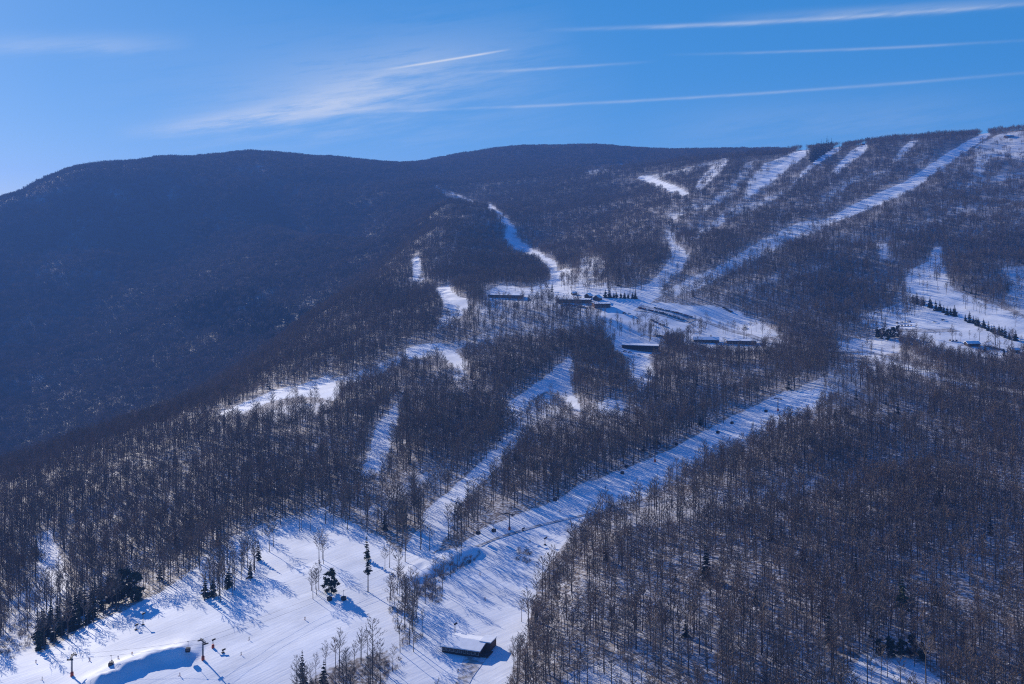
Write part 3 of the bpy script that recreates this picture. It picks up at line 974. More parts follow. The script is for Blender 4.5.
place_conifer(367, 560, 15, .17, 'dark spruce at the wood edge behind a taller spruce in the middle run', seed=1)
place_conifer(368, 592, 25, .16, 'tall dark conifer with bare lower trunk alone on the snow', seed=2, bare=.42)
place_conifer(331, 593, 13.5, .34, 'broad bushy dark pine on the open lower left run', seed=3, full=True, name='pine_tree')
place_conifer(385, 530, 13, .2, 'dark spruce against the woods above the tall bare-trunked conifer', seed=4)
place_conifer(402, 525, 12, .26, 'dark rounded pine at the wood edge beside the uphill strip', seed=5, full=True, name='pine_tree')
place_conifer(303, 684, 16, .17, 'pointed dark spruce at the bottom of the lower left run', seed=6, bare=.03)
place_conifer(324, 686, 13, .2, 'shorter dark spruce just right of the pointed spruce by the strip of trees', seed=7)
place_conifer(536, 622, 8.5, .18, 'small dark spruce on the right edge of the middle run', seed=8, bare=.02)
place_conifer(902, 627, 27, .24, 'olive green spruce with long bare trunk in the lower right woods', seed=9, bare=.42, m=M_needle2)
place_conifer(829, 645, 18, .19, 'dark narrow spruce left of the small clearing in the lower right woods', seed=10)
place_conifer(706, 580, 21, .22, 'dim grey green hemlock amid the lower right woods', seed=11, name='hemlock_tree')
for i, (x_, y_, h_) in enumerate([(879, 655, 8), (890, 657, 9), (901, 656, 8), (912, 656, 9.5), (922, 660, 8)]):
    place_conifer(x_, y_, h_, .3, 'low dark evergreen in the clump above the small shaded clearing', 'evergreens above the small clearing', 20 + i, full=True, name='pine_tree')
for i in range(24):
    f_, d_ = i % 8 / 7, i // 8
    place_conifer(38 + 58 * f_ + random.uniform(-3, 3) + d_ * 3, 648 - 30 * f_ - d_ * 9 + random.uniform(-2, 2), random.uniform(10, 17), random.uniform(.18, .27), 'dark spruce in the dense clump jutting onto the lower left run', 'spruces jutting onto the lower left run', 30 + i, bare=.04)
for i, (x_, y_, h_) in enumerate([(112, 604, 16), (124, 602, 19), (136, 600, 16)]):
    place_conifer(x_, y_, h_, .3, 'broad black green pine at the wood edge above the lower left run', 'broad pines at the wood edge', 40 + i, full=True, name='pine_tree')
for i, (x_, y_, h_) in enumerate([(205, 598, 15), (213, 596, 14), (228, 588, 15), (250, 578, 10), (258, 560, 13), (218, 545, 14)]):
    place_conifer(x_, y_, h_, .2, 'dark spruce among bare trees in the grove on the upper lower left run', 'spruces in the grove on the run', 50 + i)
place_conifer(552, 292, 15, .2, 'single pointed spruce behind the village', seed=60, bare=.02)
for i in range(9):
    place_conifer(606 + i * 3.7 + random.uniform(-.7, .7), 297.5 + .15 * i, (12, 13, 8, 9.5, 8.5, 9.5, 8, 9, 12)[i], .34, 'dark spruce in the clipped row behind the village', 'spruce row behind the village', 61 + i, bare=.02)
for i in range(12):
    place_conifer(914 + i * 3.6 + random.uniform(-1.6, 1.6), 302 + i * 1.35 + random.uniform(-.9, .9), random.uniform(9, 16), random.uniform(.26, .36), 'green grey spruce in the upper row of the right clearing', 'upper spruce row of the right clearing', 80 + i, bare=.02)
for i in range(16):
    place_conifer(966 + i * 3.2 + random.uniform(-1.6, 1.6), 321 + i * 1.35 + random.uniform(-.8, .8), random.uniform(8, 15), random.uniform(.27, .38), 'green grey spruce in the lower row of the right clearing', 'lower spruce row of the right clearing', 100 + i, bare=.02)
for i, (x_, y_) in enumerate([(878, 338), (883, 339), (888, 340), (893, 338), (898, 337)]):
    place_conifer(x_, y_, 13, .28, 'dark evergreen in the clump left of the right car park', 'evergreens left of the right car park', 120 + i, full=True, name='pine_tree')
for i in range(16):
    k_ = i % 8
    place_conifer(812.5 + k_ * 2.7 - (i // 8) * 2, 161.5 - k_ * 1.75 - (i // 8) * 1.5, 36 + random.uniform(-7, 6), .2, 'dark conifer in the tall stand on the skyline', 'conifers on the skyline', 230 + i, bare=.02)
for i, (x_, y_) in enumerate([(979, 357), (992, 360), (1004, 356), (1012, 358), (985, 352)]):
    place_conifer(x_, y_, 9, .26, 'dark small conifer below the huts at the right edge', 'small conifers below the huts', 140 + i)

# ------------------------------------------------------------------ lifts
def lift_tower(px, py, h, yaw, label, group):
    p = at(px, py)
    root = empty('lift_tower', tuple(p), yaw)
    tag(root, label, 'lift tower', group)
    m = MB(); m.tube([(0, 0, -1), (0, 0, h * .5), (0, 0, h)], [.42, .36, .3], 10); m.build('mast', M_steel, root, True)
    m = MB(); m.box((0, 0, h + .1), (.5, 6.6, .45)); m.box((0, 0, h + 1.0), (.25, 6.0, .15)); [m.box((0, s * 2.9, h + .6), (.18, .18, .8)) for s in (-1, 1)]; m.build('crossarm', M_darkmetal, root)
    for s in (-1, 1):
        m = MB(); m.box((0, s * 3.1, h - .35), (3.0, .3, .3))
        [m.tube([(a, s * 3.1 - .12, h - .05), (a, s * 3.1 + .12, h - .05)], [.28, .28], 8) for a in (-1.3, -.65, 0, .65, 1.3)]
        m.build('sheave_train', M_darkmetal, root)
    m = MB(); m.tube([(0, 0, -.3), (0, 0, 2.0)], [.8, .75], 10); m.build('base_pad', M_pad, root, True)
    m = MB(); [m.box((-.5, s, h * .5), (.06, .06, h * .9)) for s in (-.22, .22)]; [m.box((-.5, 0, 1 + k * .9), (.05, .44, .05)) for k in range(int(h / .9) - 1)]; m.build('ladder', M_steel, root)
    return p, root


TOWERS = [(72, 676, 9.5), (203, 660, 9.2), (509.5, 530, 10.5), (655, 462, 11), (778, 411, 11), (868, 368, 12)]
LBL = ['lift tower with orange red base pad at the far lower left', 'lift tower with orange red base pad above the dyke on the lower left run', 'lift tower in the middle run where the work road crosses',
       'lift tower halfway up the straight upper part of the middle run', 'lift tower near the top of the middle run', 'lift tower among trees beyond the top of the middle run']
tw = [at(x_, y_) for x_, y_, _ in TOWERS]
TOP = []
for i, (x_, y_, h_) in enumerate(TOWERS):
    a, b = tw[max(i - 1, 0)], tw[min(i + 1, len(tw) - 1)]
    yaw = math.atan2(b[1] - a[1], b[0] - a[0])
    p, _ = lift_tower(x_, y_, h_, yaw, LBL[i], 'gondola lift towers')
    BUILT.append((p[0], p[1], 9))
    TOP.append((p, h_, yaw))


def cable_point(i, t, side):
    (a, ha, ya), (b, hb, yb) = TOP[i], TOP[i + 1]
    pa = a + np.array((-math.sin(ya) * side * 3.1, math.cos(ya) * side * 3.1, ha + .25))
    pb = b + np.array((-math.sin(yb) * side * 3.1, math.cos(yb) * side * 3.1, hb + .25))
    p = pa + (pb - pa) * t
    sag = np.hypot(*(pb - pa)[:2]) * .014
    p[2] -= 4 * sag * t * (1 - t)
    return p, math.atan2(pb[1] - pa[1], pb[0] - pa[0])


for s, nm in ((-1, 'lower right'), (1, 'upper left')):
    c = MB()
    for i in range(len(TOP) - 1):
        c.tube([cable_point(i, t, s)[0] for t in np.linspace(0, 1, 17)], [.035] * 17, 4)
    o = c.build('lift_cable', M_darkmetal)
    tag(o, f'thin dark haul cable on the {nm} side of the gondola towers', 'cable', 'gondola haul cables')
    ROADS.append((np.array([cable_point(i, t, s)[0][:2] for i in range(len(TOP) - 1) for t in np.linspace(0, 1, 60)]), 5.0))


def cabin_proto():
    root = empty('gondola_cabin')
    b = MB()
    prof = [(-1.0, .0), (1.0, .0), (1.15, .5), (1.15, 1.5), (.95, 2.05), (-.95, 2.05), (-1.15, 1.5), (-1.15, .5)]
    b.prism([(x_, z_ - 5.2) for x_, z_ in prof], -1.0, 1.0)
    b.build('body', M_darkmetal, root)
    g = MB()
    for s in (-1, 1):
        g.box((s * 1.17, 0, -4.0), (.05, 1.5, .9)); g.box((0, s * 1.03, -4.0), (1.7, .05, .9))
    g.build('window', M_glass, root)
    a = MB(); a.tube([(0, 0, -3.15), (0, .35, -2.4), (0, .35, -.6), (0, 0, .05)], [.09] * 4, 6); a.box((0, 0, .05), (.8, .2, .25)); a.build('hanger_arm', M_steel, root)
    return root


cab = cabin_proto()
first = True
CABS = [(0, .30, -1, 'dark gondola cabin hanging left of the dyke lift tower'), (0, .90, 1, 'dark gondola cabin just beside the dyke lift tower'), (1, .36, 1, 'left of two dark gondola cabins side by side above the open lower left run'), (1, .385, -1, 'right of two dark gondola cabins side by side above the open lower left run'),
        (1, .885, 1, 'left one of two dark gondola cabins close to the tower by the work road'), (1, .92, -1, 'dark gondola cabin nearest the tower by the work road on its left'), (2, .30, 1, 'dark gondola cabin at the wood edge up the run from the work road tower'),
        (2, .72, -1, 'dark gondola cabin over the straight middle run below its halfway tower'), (2, .80, 1, 'dark gondola cabin over the shaded edge just below the halfway tower'), (3, .18, 1, 'dark gondola cabin just above the halfway tower'),
        (3, .45, -1, 'dark gondola cabin midway between the two upper towers'), (3, .62, 1, 'dark gondola cabin over the blue shade below the upper tower'), (4, .3, -1, 'dark gondola cabin above the top end of the middle run'), (3, .86, -1, 'dark gondola cabin just short of the upper tower')]
for i, t, s, lb in CABS:
    p, ya = cable_point(i, t, s)
    if first: r_ = cab; first = False
    else:
        r_ = cab.copy(); COL.objects.link(r_)
        for ch in list(cab.children):
            c_ = ch.copy(); COL.objects.link(c_); c_.parent = r_
    r_.location = tuple(p); r_.rotation_euler = (0, 0, ya)
    tag(r_, lb, 'gondola cabin', 'gondola cabins')

# snow guns on poles
def snow_gun(px, py, h, label, pad=False):
    p = at(px, py)
    root = empty('snow_gun', tuple(p), .6)
    tag(root, label, 'snow gun', 'snow guns on the runs')
    m = MB(); m.tube([(0, 0, -.6), (0, 0, h)], [.2, .16], 8); m.build('mast', M_darkmetal, root)
    m = MB(); m.tube([(-.5, 0, h), (1.3, 0, h + .5)], [.5, .42], 10); m.build('barrel', M_darkmetal, root)
    if pad:
        m = MB(); m.tube([(0, 0, -.3), (0, 0, 1.7)], [.75, .7], 10); m.build('base_pad', M_pad, root, True)
    else:
        m = MB(); m.box((0, 0, .25), (1.4, 1.0, .5)); m.build('base', M_darkmetal, root)
    return root


snow_gun(143, 625, 6, 'dark snow gun on a pole in the shade of the lower left woods')
snow_gun(136, 630, 2.6, 'short dark snow gun left of the shaded one on a pole')
snow_gun(213, 648, 4.0, 'snow gun with orange red pad right of the dyke lift tower', True)
snow_gun(223, 653, 1.4, 'low dark snow gun on the ground beside the orange padded one')
snow_gun(545, 545, 4, 'snow gun on the right side of the middle run near the woods')
snow_gun(523, 531, 1.4, 'low dark snow gun right of the work road lift tower')
snow_gun(455, 634, 5, 'thin snow gun pole behind the lower lodge')

# ------------------------------------------------------------------ skiers
def person_mesh(kind):
    bm_v = [(0, 0, .95), (0, .02, 1.15), (0, .05, 1.42), (0, .08, 1.56), (0, .10, 1.68),
            (-.11, 0, .9), (-.15, .12, .5), (-.16, 0, .08), (-.16, .16, .04), (.11, 0, .9), (.15, .12, .5), (.16, 0, .08), (.16, .16, .04),
            (-.2, .05, 1.40), (-.34, .06, 1.15), (-.30, .32, 1.05), (-.29, .40, 1.04), (.2, .05, 1.40), (.34, .06, 1.15), (.30, .32, 1.05), (.29, .40, 1.04), (0, .10, 1.80)]
    rad = [.17, .17, .19, .075, .115, .13, .095, .07, .05, .13, .095, .07, .05, .1, .07, .05, .045, .1, .07, .05, .045, .08]
    ed = [(0, 1), (1, 2), (2, 3), (3, 4), (4, 21), (0, 5), (5, 6), (6, 7), (7, 8), (0, 9), (9, 10), (10, 11), (11, 12), (2, 13), (13, 14), (14, 15), (15, 16), (2, 17), (17, 18), (18, 19), (19, 20)]
    m = bpy.data.meshes.new('person_cage')
    m.from_pydata(bm_v, ed, [])
    o = bpy.data.objects.new('person_cage', m)
    COL.objects.link(o)
    md = o.modifiers.new('skin', 'SKIN')
    for i, r_ in enumerate(rad): m.skin_vertices[0].data[i].radius = (r_, r_)
    m.skin_vertices[0].data[0].use_root = True
    o.modifiers.new('sub', 'SUBSURF').render_levels = 1
    dg = bpy.context.evaluated_depsgraph_get()
    out = bpy.data.meshes.new_from_object(o.evaluated_get(dg))
    bpy.data.objects.remove(o)
    out.name = 'person'
    return out


JACK = [mat('red_jacket', (.35, .04, .04)), mat('blue_jacket', (.03, .07, .25)), mat('black_jacket', (.02, .02, .025)), mat('orange_jacket', (.5, .14, .03)), mat('green_jacket', (.05, .18, .06))]
M_pants = mat('black_trousers', (.02, .02, .025))
M_helm = mat('dark_helmet', (.03, .03, .03), .4)
PM0 = person_mesh(0)
SKM = MB()
SKM.prism([(.85, .0), (.85, .03), (1.0, .14), (.8, .05), (-.75, .03), (-.8, .0)], -.045, .045, axis='y')
SKI = SKM.data('ski', [M_ski]); 
PEOPLE = [(75, 655, 2, 'black'), (90, 661, 0, 'red'), (112, 663, 2, 'black'), (118, 659, 1, 'blue'), (132, 655, 3, 'orange'), (42, 680, 2, 'black'), (36, 663, 1, 'blue'), (241, 655, 2, 'black'), (305, 620, 3, 'orange'), (249, 640, 2, 'black'),
          (530, 542, 1, 'blue'), (547, 538, 2, 'black'), (485, 600, 0, 'red'), (458, 672, 2, 'black'), (498, 512, 0, 'red'), (560, 512, 2, 'black'), (480, 575, 1, 'blue'), (180, 676, 0, 'red')]
WHERE = ['in front of the spruce clump shade', 'below the spruce clump shade', 'above the dyke, left of a blue jacketed one', 'above the dyke, right of a black jacketed one', 'highest above the dyke', 'at the lowest left edge', 'on the left below the spruces', 'right of the dyke at the bottom', 'under the two gondola cabins',
         'alone in the middle of the lower left run', 'beside the brushy patch of the middle run', 'near the right wood edge of the middle run', 'alone above the lower lodge', 'on the path below the lodge', 'near the work road lift tower', 'high on the middle run by the woods', 'in the streaky shade of the middle run', 'below the dyke']
COLN = {0: 'red', 1: 'blue', 2: 'black', 3: 'orange'}
for k, ((x_, y_, j, cn), wh) in enumerate(zip(PEOPLE, WHERE)):
    p = at(x_, y_)
    root = empty('person', tuple(p), random.random() * 6.28)
    tag(root, f'skier in {cn} jacket {wh}', 'person', 'skiers on the runs')
    m = PM0.copy()
    m.materials.clear()
    for a in (M_pants, JACK[j], M_helm, M_skin): m.materials.append(a)
    mi = []
    for f_ in m.polygons:
        c_ = f_.center
        mi.append(0 if c_.z < .92 else (2 if c_.z > 1.66 else (3 if c_.z > 1.54 else 1)))
    m.polygons.foreach_set('material_index', np.array(mi, dtype=np.int32))
    obj('body', m, root)
    for s in (-1, 1):
        o = obj('ski', SKI, root, (s * .16, .1, .02)); o.rotation_euler = (0, 0, math.pi / 2)

# ------------------------------------------------------------------ cars
def car_mesh(kind):
    m = MB()
    L, Wd = 4.5, 1.8
    if kind == 'car': up = [(-2.25, .35), (2.25, .35), (2.25, .75), (1.9, .9), (1.0, .98), (.35, 1.42), (-1.1, 1.45), (-1.85, 1.0), (-2.25, .92)]
    else: up = [(-2.5, .4), (2.4, .4), (2.4, 1.0), (1.6, 1.15), (1.1, 1.9), (-2.4, 2.0), (-2.5, 1.2)]
    m.prism(up, -Wd / 2, Wd / 2, 0)
    for s in (-1, 1):
        y = s * (Wd / 2 + .012)
        m.box((-.35, y, 1.2 if kind == 'car' else 1.55), (1.7, .02, .32), m=1)
    m.box((.75, 0, 1.22 if kind == 'car' else 1.5), (.1, 1.4, .34), m=1)
    for a in (-1.4, 1.4):
        for s in (-1, 1): m.tube([(a, s * .92, .34), (a, s * .68, .34)], [.34, .34], 10, 2)
    return m.data(kind, [M_car, M_glass, M_darkmetal])


CARM, VANM = car_mesh('car'), car_mesh('van')


def put_car(p, rz, m, label, group=None, cat='car', name='parked_car'):
    z = float(ground(p[0], p[1])) + .36
    o = obj(name, m, None, (p[0], p[1], z), rz)
    tag(o, label, cat, group)
    BUILT.append((p[0], p[1], 3))


def car_row(a, b, gap, label, group):
    pa, pb = at(*a)[:2], at(*b)[:2]
    L = np.hypot(*(pb - pa))
    ang = math.atan2(*(pb - pa)[::-1])
    for k in range(int(L / gap)):
        if random.random() < .12: continue
        put_car(pa + (pb - pa) * (k * gap / L), ang + math.pi / 2 + random.uniform(-.06, .06), CARM if random.random() < .7 else VANM, label, group)


car_row((637, 308), (690, 321.5), 3.0, 'parked car in the lower row of the village car park', 'cars in the lower row of the village car park')
car_row((655, 308.3), (694, 318), 3.0, 'parked car in the upper row of the village car park', 'cars in the upper row of the village car park')
for x_, y_, lb in [(745.6, 328.5, 'dark car alone on the snow field right of the car park'), (625, 352, 'car at the left corner of the tall blank building'), (630, 353, 'second car from the left below the tall blank building'), (639, 355.5, 'third car from the left below the tall blank building'), (651, 356, 'rightmost car below the tall blank building'),
                   (654, 326, 'car left of a row below the car park'), (671, 336, 'dark car at the brushy edge below the car park'), (876, 313.5, 'dark car in the shade at the upper left of the right clearing'), (934.5, 322.5, 'left of two dark cars in the middle of the right clearing'), (943, 320.5, 'right of two dark cars in the middle of the right clearing')]:
    put_car(at(x_, y_)[:2], random.uniform(-.4, .4), CARM, lb)
car_row((897, 323.5), (914, 322), 3.4, 'parked car in the short shaded row of the right clearing', 'cars in the short row of the right clearing')
car_row((950, 341), (963, 342.5), 3.6, 'parked car left of the dark hut in the right clearing', 'cars left of the dark hut')
for x_, y_, lb in [(624.5, 314, 'dark van with blue shadow on the snow below the village lodge'), (629.3, 314.5, 'dark van beside another one below the village lodge')]:
    put_car(at(x_, y_)[:2], random.uniform(-.2, .2), VANM, lb, name='parked_van', cat='van')
car_row((652, 321), (666, 327), 3.2, 'parked car in the short row below the village car park', 'cars in the short row below the village car park')
car_row((655, 336), (671, 339), 3.4, 'parked car by the bare trees above the tall blank building', 'cars above the tall blank building')
car_row((560, 304.5), (588, 308), 4.2, 'parked car in front of the long village lodge', 'cars in front of the long village lodge')
car_row((899, 326.5), (918, 326), 3.6, 'parked car in the lower short row of the right clearing', 'cars in the lower row of the right clearing')
car_row((984, 346), (1008, 352), 4.0, 'parked car between the huts of the right clearing', 'cars between the huts')
car_row((724, 308.5), (734, 314), 4.2, 'vehicle parked at the wood edge above the snow field', 'vehicles at the wood edge')

# ------------------------------------------------------------------ the woods
def dens_near(X, Y):
    return np.clip(.80 + fbm(X / 60, Y / 60, 41, 3) * .95 + .3 * vnoise(X / 17, Y / 17, 42), .15, 1) * np.where((X / Y > .1) & (Y > 1300), .8, 1) + np.where((X / Y > .06) & (Y < 900), .04, 0)


X, Y = candidates(430, 2060, 4.9)
X, Y = thin(X, Y, 16, dens_near)
left_valley = (X / Y < -.02) & (Y > 1900)
scl = .66 + .56 * rng.random(len(X)) ** 1.2
scl *= 1 + .28 * fbm(X / 75, Y / 75, 55, 2)
_edge = (openness(X, Y, 0) < .3) & ((openness(X + 5, Y - 9, 0) > .6) | (openness(X + 9, Y - 17, 0) > .6)) & (Y < 1100)
scl = np.where(_edge, np.maximum(scl, .85) * 1.12, scl)
px, py = proj(X, Y, ground(X, Y))
vis = (px > 2) & (px < 1022) & (py < 700) & (py - 16 * F / Y < 684)
order = np.argsort(np.where(vis, Y, 1e9))[:300]
ind = np.zeros(len(X), bool); ind[order] = True


def tree_label(x_, y_):
    if x_ > 520: return ('bare grey deciduous tree in the lower right woods near the bottom edge', 'nearest bare trees of the lower right woods')
    if x_ > 280: return ('bare thin tree in the strip of trees between the two lower runs', 'bare trees between the two lower runs')
    return ('bare brown tree at the foot of the lower left woods', 'nearest bare trees of the lower left woods')


for i in order:
    tm, cm = NEAR[rng.integers(8)]
    root = empty('bare_tree', (X[i], Y[i], float(ground(X[i], Y[i]))), float(rng.random() * 6.28))
    root.scale = (scl[i],) * 3
    lb, gr = tree_label(px[i], py[i])
    tag(root, lb, 'tree', gr)
    obj('trunk', tm, root)
    obj('crown', cm, root)

rest = ~ind
fir = rest & (rng.random(len(X)) < np.clip(.012 + .25 * (fbm(X / 110, Y / 110, 99, 2) - .38), .006, .3)) & (openness(X, Y, 0) < .2)
rest &= ~fir
scatter('conifers', X[fir], Y[fir], (.55 + .6 * rng.random(fir.sum())), rng.integers(0, 3, fir.sum()), CONV, 'dark small conifers mixed through the bare woods', 'conifers')
NEARC = MID
reg = np.where(px > 520 + (py - 500) * .1, np.where(py > 372, 0, 3), 1)
reg = np.where((Y > 1500) & (px > 640) & (py < 300), 4, reg)
reg = np.where((px < 420) & (py < 620) & (px < 900 - py), 2, reg)
RL = {0: ('bare_woods', 'dense bare grey woods filling the lower right slope'), 1: ('bare_woods', 'bare woods between the ski runs in the middle of the slope'), 2: ('bare_woods', 'bare woods on the near left ridge above the lower left run'), 3: ('bare_woods', 'bare woods around the village and below the right hill'), 4: ('bare_woods', 'bare woods on the lower part of the right ski hill')}
for k, (nm, lb) in RL.items():
    s = rest & (reg == k)
    scatter(nm, X[s], Y[s], scl[s], rng.integers(0, 8, s.sum()), NEARC, lb, 'woods')

X, Y = candidates(2060, 3900, 11.5)
X, Y = thin(X, Y, 14, lambda a, b: np.clip(.93 + fbm(a / 120, b / 120, 43, 3) * .6, .3, 1) * np.where(a / b > .09, .7, 1))
px, py = proj(X, Y, ground(X, Y))
lm = (px < 445) & (Y > 2000) & (sample(GZ, X, Y) < 900) & (px < 512 + (X * 0)) & ((py - 200) < (445 - px) * 5) & (Y > np.interp(px, [0, 100, 200, 260, 330, 400, 445], [1600, 1700, 1850, 1950, 2200, 2500, 2900]))
right = (px > 640) & (Y < 3900)
scl = .8 + .35 * rng.random(len(X))
for s, lb in ((right, 'bare woods between the runs on the right ski hill'), (~right & ~lm, 'dark bare woods on the rounded middle hill above the village')):
    scatter('bare_woods', X[s], Y[s], scl[s], rng.integers(0, 6, s.sum()), PATCH, lb, 'woods')
X1, Y1 = X[lm], Y[lm]
X, Y = candidates(3900, 5700, 14)
X, Y = thin(X, Y, 14, lambda a, b: np.clip(.95 + fbm(a / 200, b / 200, 47, 3) * .4, .5, 1))
k = rng.random(len(X1)) < np.clip(1.15 + fbm(X1 / 150, Y1 / 150, 87, 3) * 1.0, .3, 1)
X, Y = np.r_[X, X1[k]], np.r_[Y, Y1[k]]
px, py = proj(X, Y, ground(X, Y))
con = (fbm(X / 330, Y / 330, 61, 3) + 1.1 * np.exp(-((px - 240) / 85) ** 2 - ((py - 315) / 34) ** 2) - .25 * (py < 230)) > .36
vid = np.where(con & (rng.random(len(X)) < .8), 5, rng.integers(0, 5, len(X)))
l_ = px < 470
for s, lb in ((l_, 'dark hazy woods covering the left mountain'), (~l_, 'far woods along the back ridge under the sky')):
    scatter('bare_woods', X[s], Y[s], .8 + .4 * rng.random(s.sum()), vid[s], FARP, lb, 'woods')

# brush: on the terrace bank, along the right edge of the middle run, patches beside the village
def brush(polys, s, label, dens=.8):
    X, Y = candidates(480, 1500, s, .5)
    Z = ground(X, Y)
    px, py = proj(X, Y, Z)
    k = np.zeros(len(X), bool)
    for p in polys: k |= inpoly(px, py, np.array(p, float))
    k &= rng.random(len(X)) < dens
    X, Y = X[k], Y[k]
    scatter('brush', X, Y, .7 + .8 * rng.random(len(X)), rng.integers(0, 4, len(X)), SHR, label, 'brush')


brush([[(412, 584), (430, 574), (452, 563), (474, 555), (476, 560), (456, 572), (440, 584), (442, 604), (430, 602), (418, 596)]], 1.7, 'brown brush on the terrace bank of the middle run', .5)
brush([[(512, 556), (522, 546), (534, 550), (532, 566), (520, 562)], [(534, 600), (548, 572), (566, 548), (584, 530), (592, 536), (570, 566), (552, 600), (545, 640), (534, 660), (530, 640)]], 2.2, 'brown brush along the right edge of the middle run', .5)
brush([[(690, 322), (706, 328), (700, 336), (684, 332)], [(960, 345), (990, 341), (1004, 350), (985, 354)]], 3.0, 'brown brush around the car parks', .6)
brush([[(384, 600), (414, 590), (424, 640), (400, 650), (360, 668), (320, 676), (310, 690), (370, 690), (400, 668)], [(0, 650), (10, 630), (30, 610), (36, 640), (10, 660)]], 2.6, 'brown brush under the strip of trees between the lower runs', .4)

# ------------------------------------------------------------------ air
def haze_box():
    m = bpy.data.materials.new('haze')
    m.use_nodes = True
    nt = m.node_tree
    nt.nodes.remove(nt.nodes['Principled BSDF'])
    v = nt.nodes.new('ShaderNodeVolumePrincipled')
    v.inputs['Color'].default_value = (.17, .38, 1.0, 1)
    v.inputs['Density'].default_value = HAZE
    v.inputs['Anisotropy'].default_value = .2
    nt.links.new(v.outputs[0], nt.nodes['Material Output'].inputs['Volume'])
    z0, z1 = _zmin - 1, max(float((GZ + CZ).max()) + 40, CZ + 20)
    b = MB()
    b.box((0, 4000, (z0 + z1) / 2), (14000, 8900, z1 - z0))
    o = b.build('haze', m)
    tag(o, 'thin blue haze over the valley and far hills', 'haze', kind='stuff')


HAZE = 5.4e-5
haze_box()

# ------------------------------------------------------------------ sky, sun, camera
w = bpy.data.worlds.new('World')
SC.world = w
w.use_nodes = True
w.cycles.sampling_method = 'NONE'
nt = w.node_tree
L = nt.links.new
bg = nt.nodes['Background']
sky = nt.nodes.new('ShaderNodeTexSky')
sky.sky_type = 'NISHITA'
sky.sun_disc = False
sky.sun_elevation = SUN_EL
sky.sun_rotation = SUN_AZ
sky.altitude = 900
sky.air_density = .7
sky.dust_density = .5
sky.ozone_density = 4.0
hs = nt.nodes.new('ShaderNodeHueSaturation')
hs.inputs['Saturation'].default_value = 1.25
L(sky.outputs[0], hs.inputs['Color'])


def mth(op, a, b=None, c=None, clamp=False):
    n_ = nt.nodes.new('ShaderNodeMath'); n_.operation = op; n_.use_clamp = clamp
    for i, x_ in enumerate((a, b, c)):
        if x_ is None: continue
        if isinstance(x_, (int, float)): n_.inputs[i].default_value = x_
        else: L(x_, n_.inputs[i])
    return n_.outputs[0]


tc = nt.nodes.new('ShaderNodeTexCoord')
sp = nt.nodes.new('ShaderNodeSeparateXYZ')
L(tc.outputs['Generated'], sp.inputs[0])
AZ = mth('ARCTAN2', sp.outputs[0], sp.outputs[1])
EL = mth('ARCSINE', sp.outputs[2])


def azel(px, py):
    a = math.atan((px - CX) / F)
    return a, math.atan((HY - py) / F * math.cos(a))


cv = nt.nodes.new('ShaderNodeCombineXYZ')
L(AZ, cv.inputs[0]); L(EL, cv.inputs[1])


mp_ = nt.nodes.new('ShaderNodeMapping')
mp_.vector_type = 'TEXTURE'
mp_.inputs['Rotation'].default_value = (0, 0, R(9))
mp_.inputs['Scale'].default_value = (1 / 10, 1 / 85, 1)
L(cv.outputs[0], mp_.inputs['Vector'])
nz_ = nt.nodes.new('ShaderNodeTexNoise')
nz_.inputs['Scale'].default_value = 1.0; nz_.inputs['Detail'].default_value = 6; nz_.inputs['Roughness'].default_value = .68
L(mp_.outputs[0], nz_.inputs['Vector'])
NZ = nz_.outputs['Fac']
front = mth('GREATER_THAN', sp.outputs[1], 0.0)


def wisp(p0, p1, width, strength, soft=.25, rough=.5, wob=1.0):
    """a streak of ice cloud between two bearings; rough = how far the noise breaks it up"""
    a, b = np.array(azel(*p0)), np.array(azel(*p1))
    d = b - a; ln = float(np.hypot(*d)); d = d / ln
    da, de = mth('SUBTRACT', AZ, float(a[0])), mth('SUBTRACT', EL, float(a[1]))
    t = mth('MULTIPLY_ADD', da, float(d[0] / ln), mth('MULTIPLY', de, float(d[1] / ln)))
    k = F / width
    s = mth('MULTIPLY_ADD', da, -float(d[1]) * k, mth('MULTIPLY', de, float(d[0]) * k))
    sn = mth('ADD', s, mth('MULTIPLY_ADD', NZ, wob, -wob * .5))
    g = mth('POWER', 2.718, mth('MULTIPLY', mth('MULTIPLY', sn, sn), -1.0))
    e = mth('MULTIPLY', mth('DIVIDE', t, soft, clamp=True), mth('DIVIDE', mth('SUBTRACT', 1.0, t), soft, clamp=True))
    nn = mth('MULTIPLY_ADD', NZ, rough * 3.0, 1.0 - rough * 1.7, clamp=True)
    return mth('MULTIPLY', mth('MULTIPLY', e, g), mth('MULTIPLY', nn, strength))


WS = [
    wisp((105, 136), (460, 82), 8, .55, .35, 1.0, 3.0),
    wisp((230, 118), (470, 52), 10, .26, .4, 1.1, 3.5),
    wisp((150, 125), (580, 30), 30, .27, .4, .9, 3),
    wisp((-80, 46), (200, 42), 9, .22, .35, .9, 2),
    wisp((383, 70), (512, 49), 1.0, .8, .25, .3, .6),
    wisp((250, 122), (420, 103), 2.0, .32, .35, .4),
    wisp((260, 115), (1120, 64), 1.4, .26, .28, .8, 1.3),
    wisp((420, 75), (660, 61), 1.4, .26, .4, .8, 1.2),
    wisp((540, 30), (1100, -3), 2.0, .40, .3, .9, 1.4),
    wisp((700, 20), (1100, -6), 5, .22, .4, 1.0, 2),
    wisp((660, 55), (1080, 37), 1.3, .22, .35, .8, 1.3),
    wisp((60, 70), (640, 90), 55, .14, .4, .8, 2),
    wisp((620, 130), (1060, 105), 22, .10, .3, .9, 2),
]
tot = WS[0]
for x_ in WS[1:]: tot = mth('SUBTRACT', mth('ADD', tot, x_), mth('MULTIPLY', tot, x_))
tot = mth('MULTIPLY', tot, front)
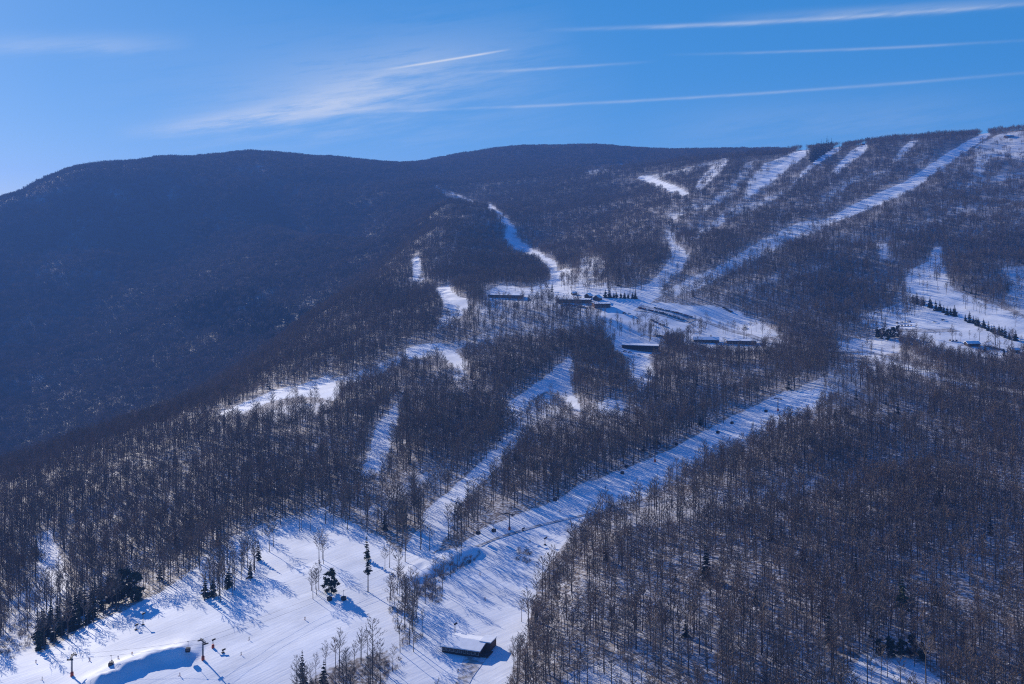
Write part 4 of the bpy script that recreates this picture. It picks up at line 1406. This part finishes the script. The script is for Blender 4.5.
ev = nt.nodes.new('ShaderNodeMix'); ev.data_type = 'RGBA'
zen = nt.nodes.new('ShaderNodeMapRange'); zen.clamp = True
zen.inputs['From Min'].default_value, zen.inputs['From Max'].default_value = .18, .75
L(EL, zen.inputs['Value'])
L(mth('MULTIPLY_ADD', zen.outputs[0], .33, .55), ev.inputs['Factor'])
zc = nt.nodes.new('ShaderNodeMix'); zc.data_type = 'RGBA'                                  # clear winter blue, deeper overhead
zc.inputs[6].default_value, zc.inputs[7].default_value = (.7, 4.95, 12.8, 1), (.2, 1.8, 8.3, 1)
L(zen.outputs[0], zc.inputs['Factor'])
L(hs.outputs['Color'], ev.inputs[6]); L(zc.outputs[2], ev.inputs[7])
mx = nt.nodes.new('ShaderNodeMix'); mx.data_type = 'RGBA'
L(tot, mx.inputs['Factor']); L(ev.outputs[2], mx.inputs[6]); mx.inputs[7].default_value = (10.5, 11.2, 12.6, 1)
L(mx.outputs[2], bg.inputs['Color'])
bg.inputs['Strength'].default_value = .055

sd = bpy.data.lights.new('sun', 'SUN')
sd.energy = 5.0
sd.angle = R(.53)
sd.color = (1.0, .93, .84)
so = bpy.data.objects.new('sun', sd)
COL.objects.link(so)
from mathutils import Vector
sv = Vector((math.sin(SUN_AZ) * math.cos(SUN_EL), math.cos(SUN_AZ) * math.cos(SUN_EL), math.sin(SUN_EL)))
so.rotation_euler = (-sv).to_track_quat('-Z', 'Y').to_euler()
so.location = (0, 0, 900)

cd = bpy.data.cameras.new('camera')
cam = bpy.data.objects.new('camera', cd)
COL.objects.link(cam)
cam.location = (0, 0, CZ)
cam.rotation_euler = (math.pi / 2, 0, 0)
cd.sensor_width = 36
cd.lens = F / W * 36
cd.shift_y = (HY - H / 2) / W
cd.clip_start, cd.clip_end = 1, 30000
SC.camera = cam

SC.view_settings.view_transform = 'Standard'
SC.view_settings.look = 'None'
SC.view_settings.exposure = 0.28
SC.view_settings.gamma = 1
SC.render.engine = 'CYCLES'
SC.cycles.max_bounces = 4
SC.cycles.diffuse_bounces = 2
SC.cycles.volume_bounces = 0
SC.cycles.use_denoising = False
SC.cycles.filter_width = 1.1
SC.cycles.volume_step_rate = 10
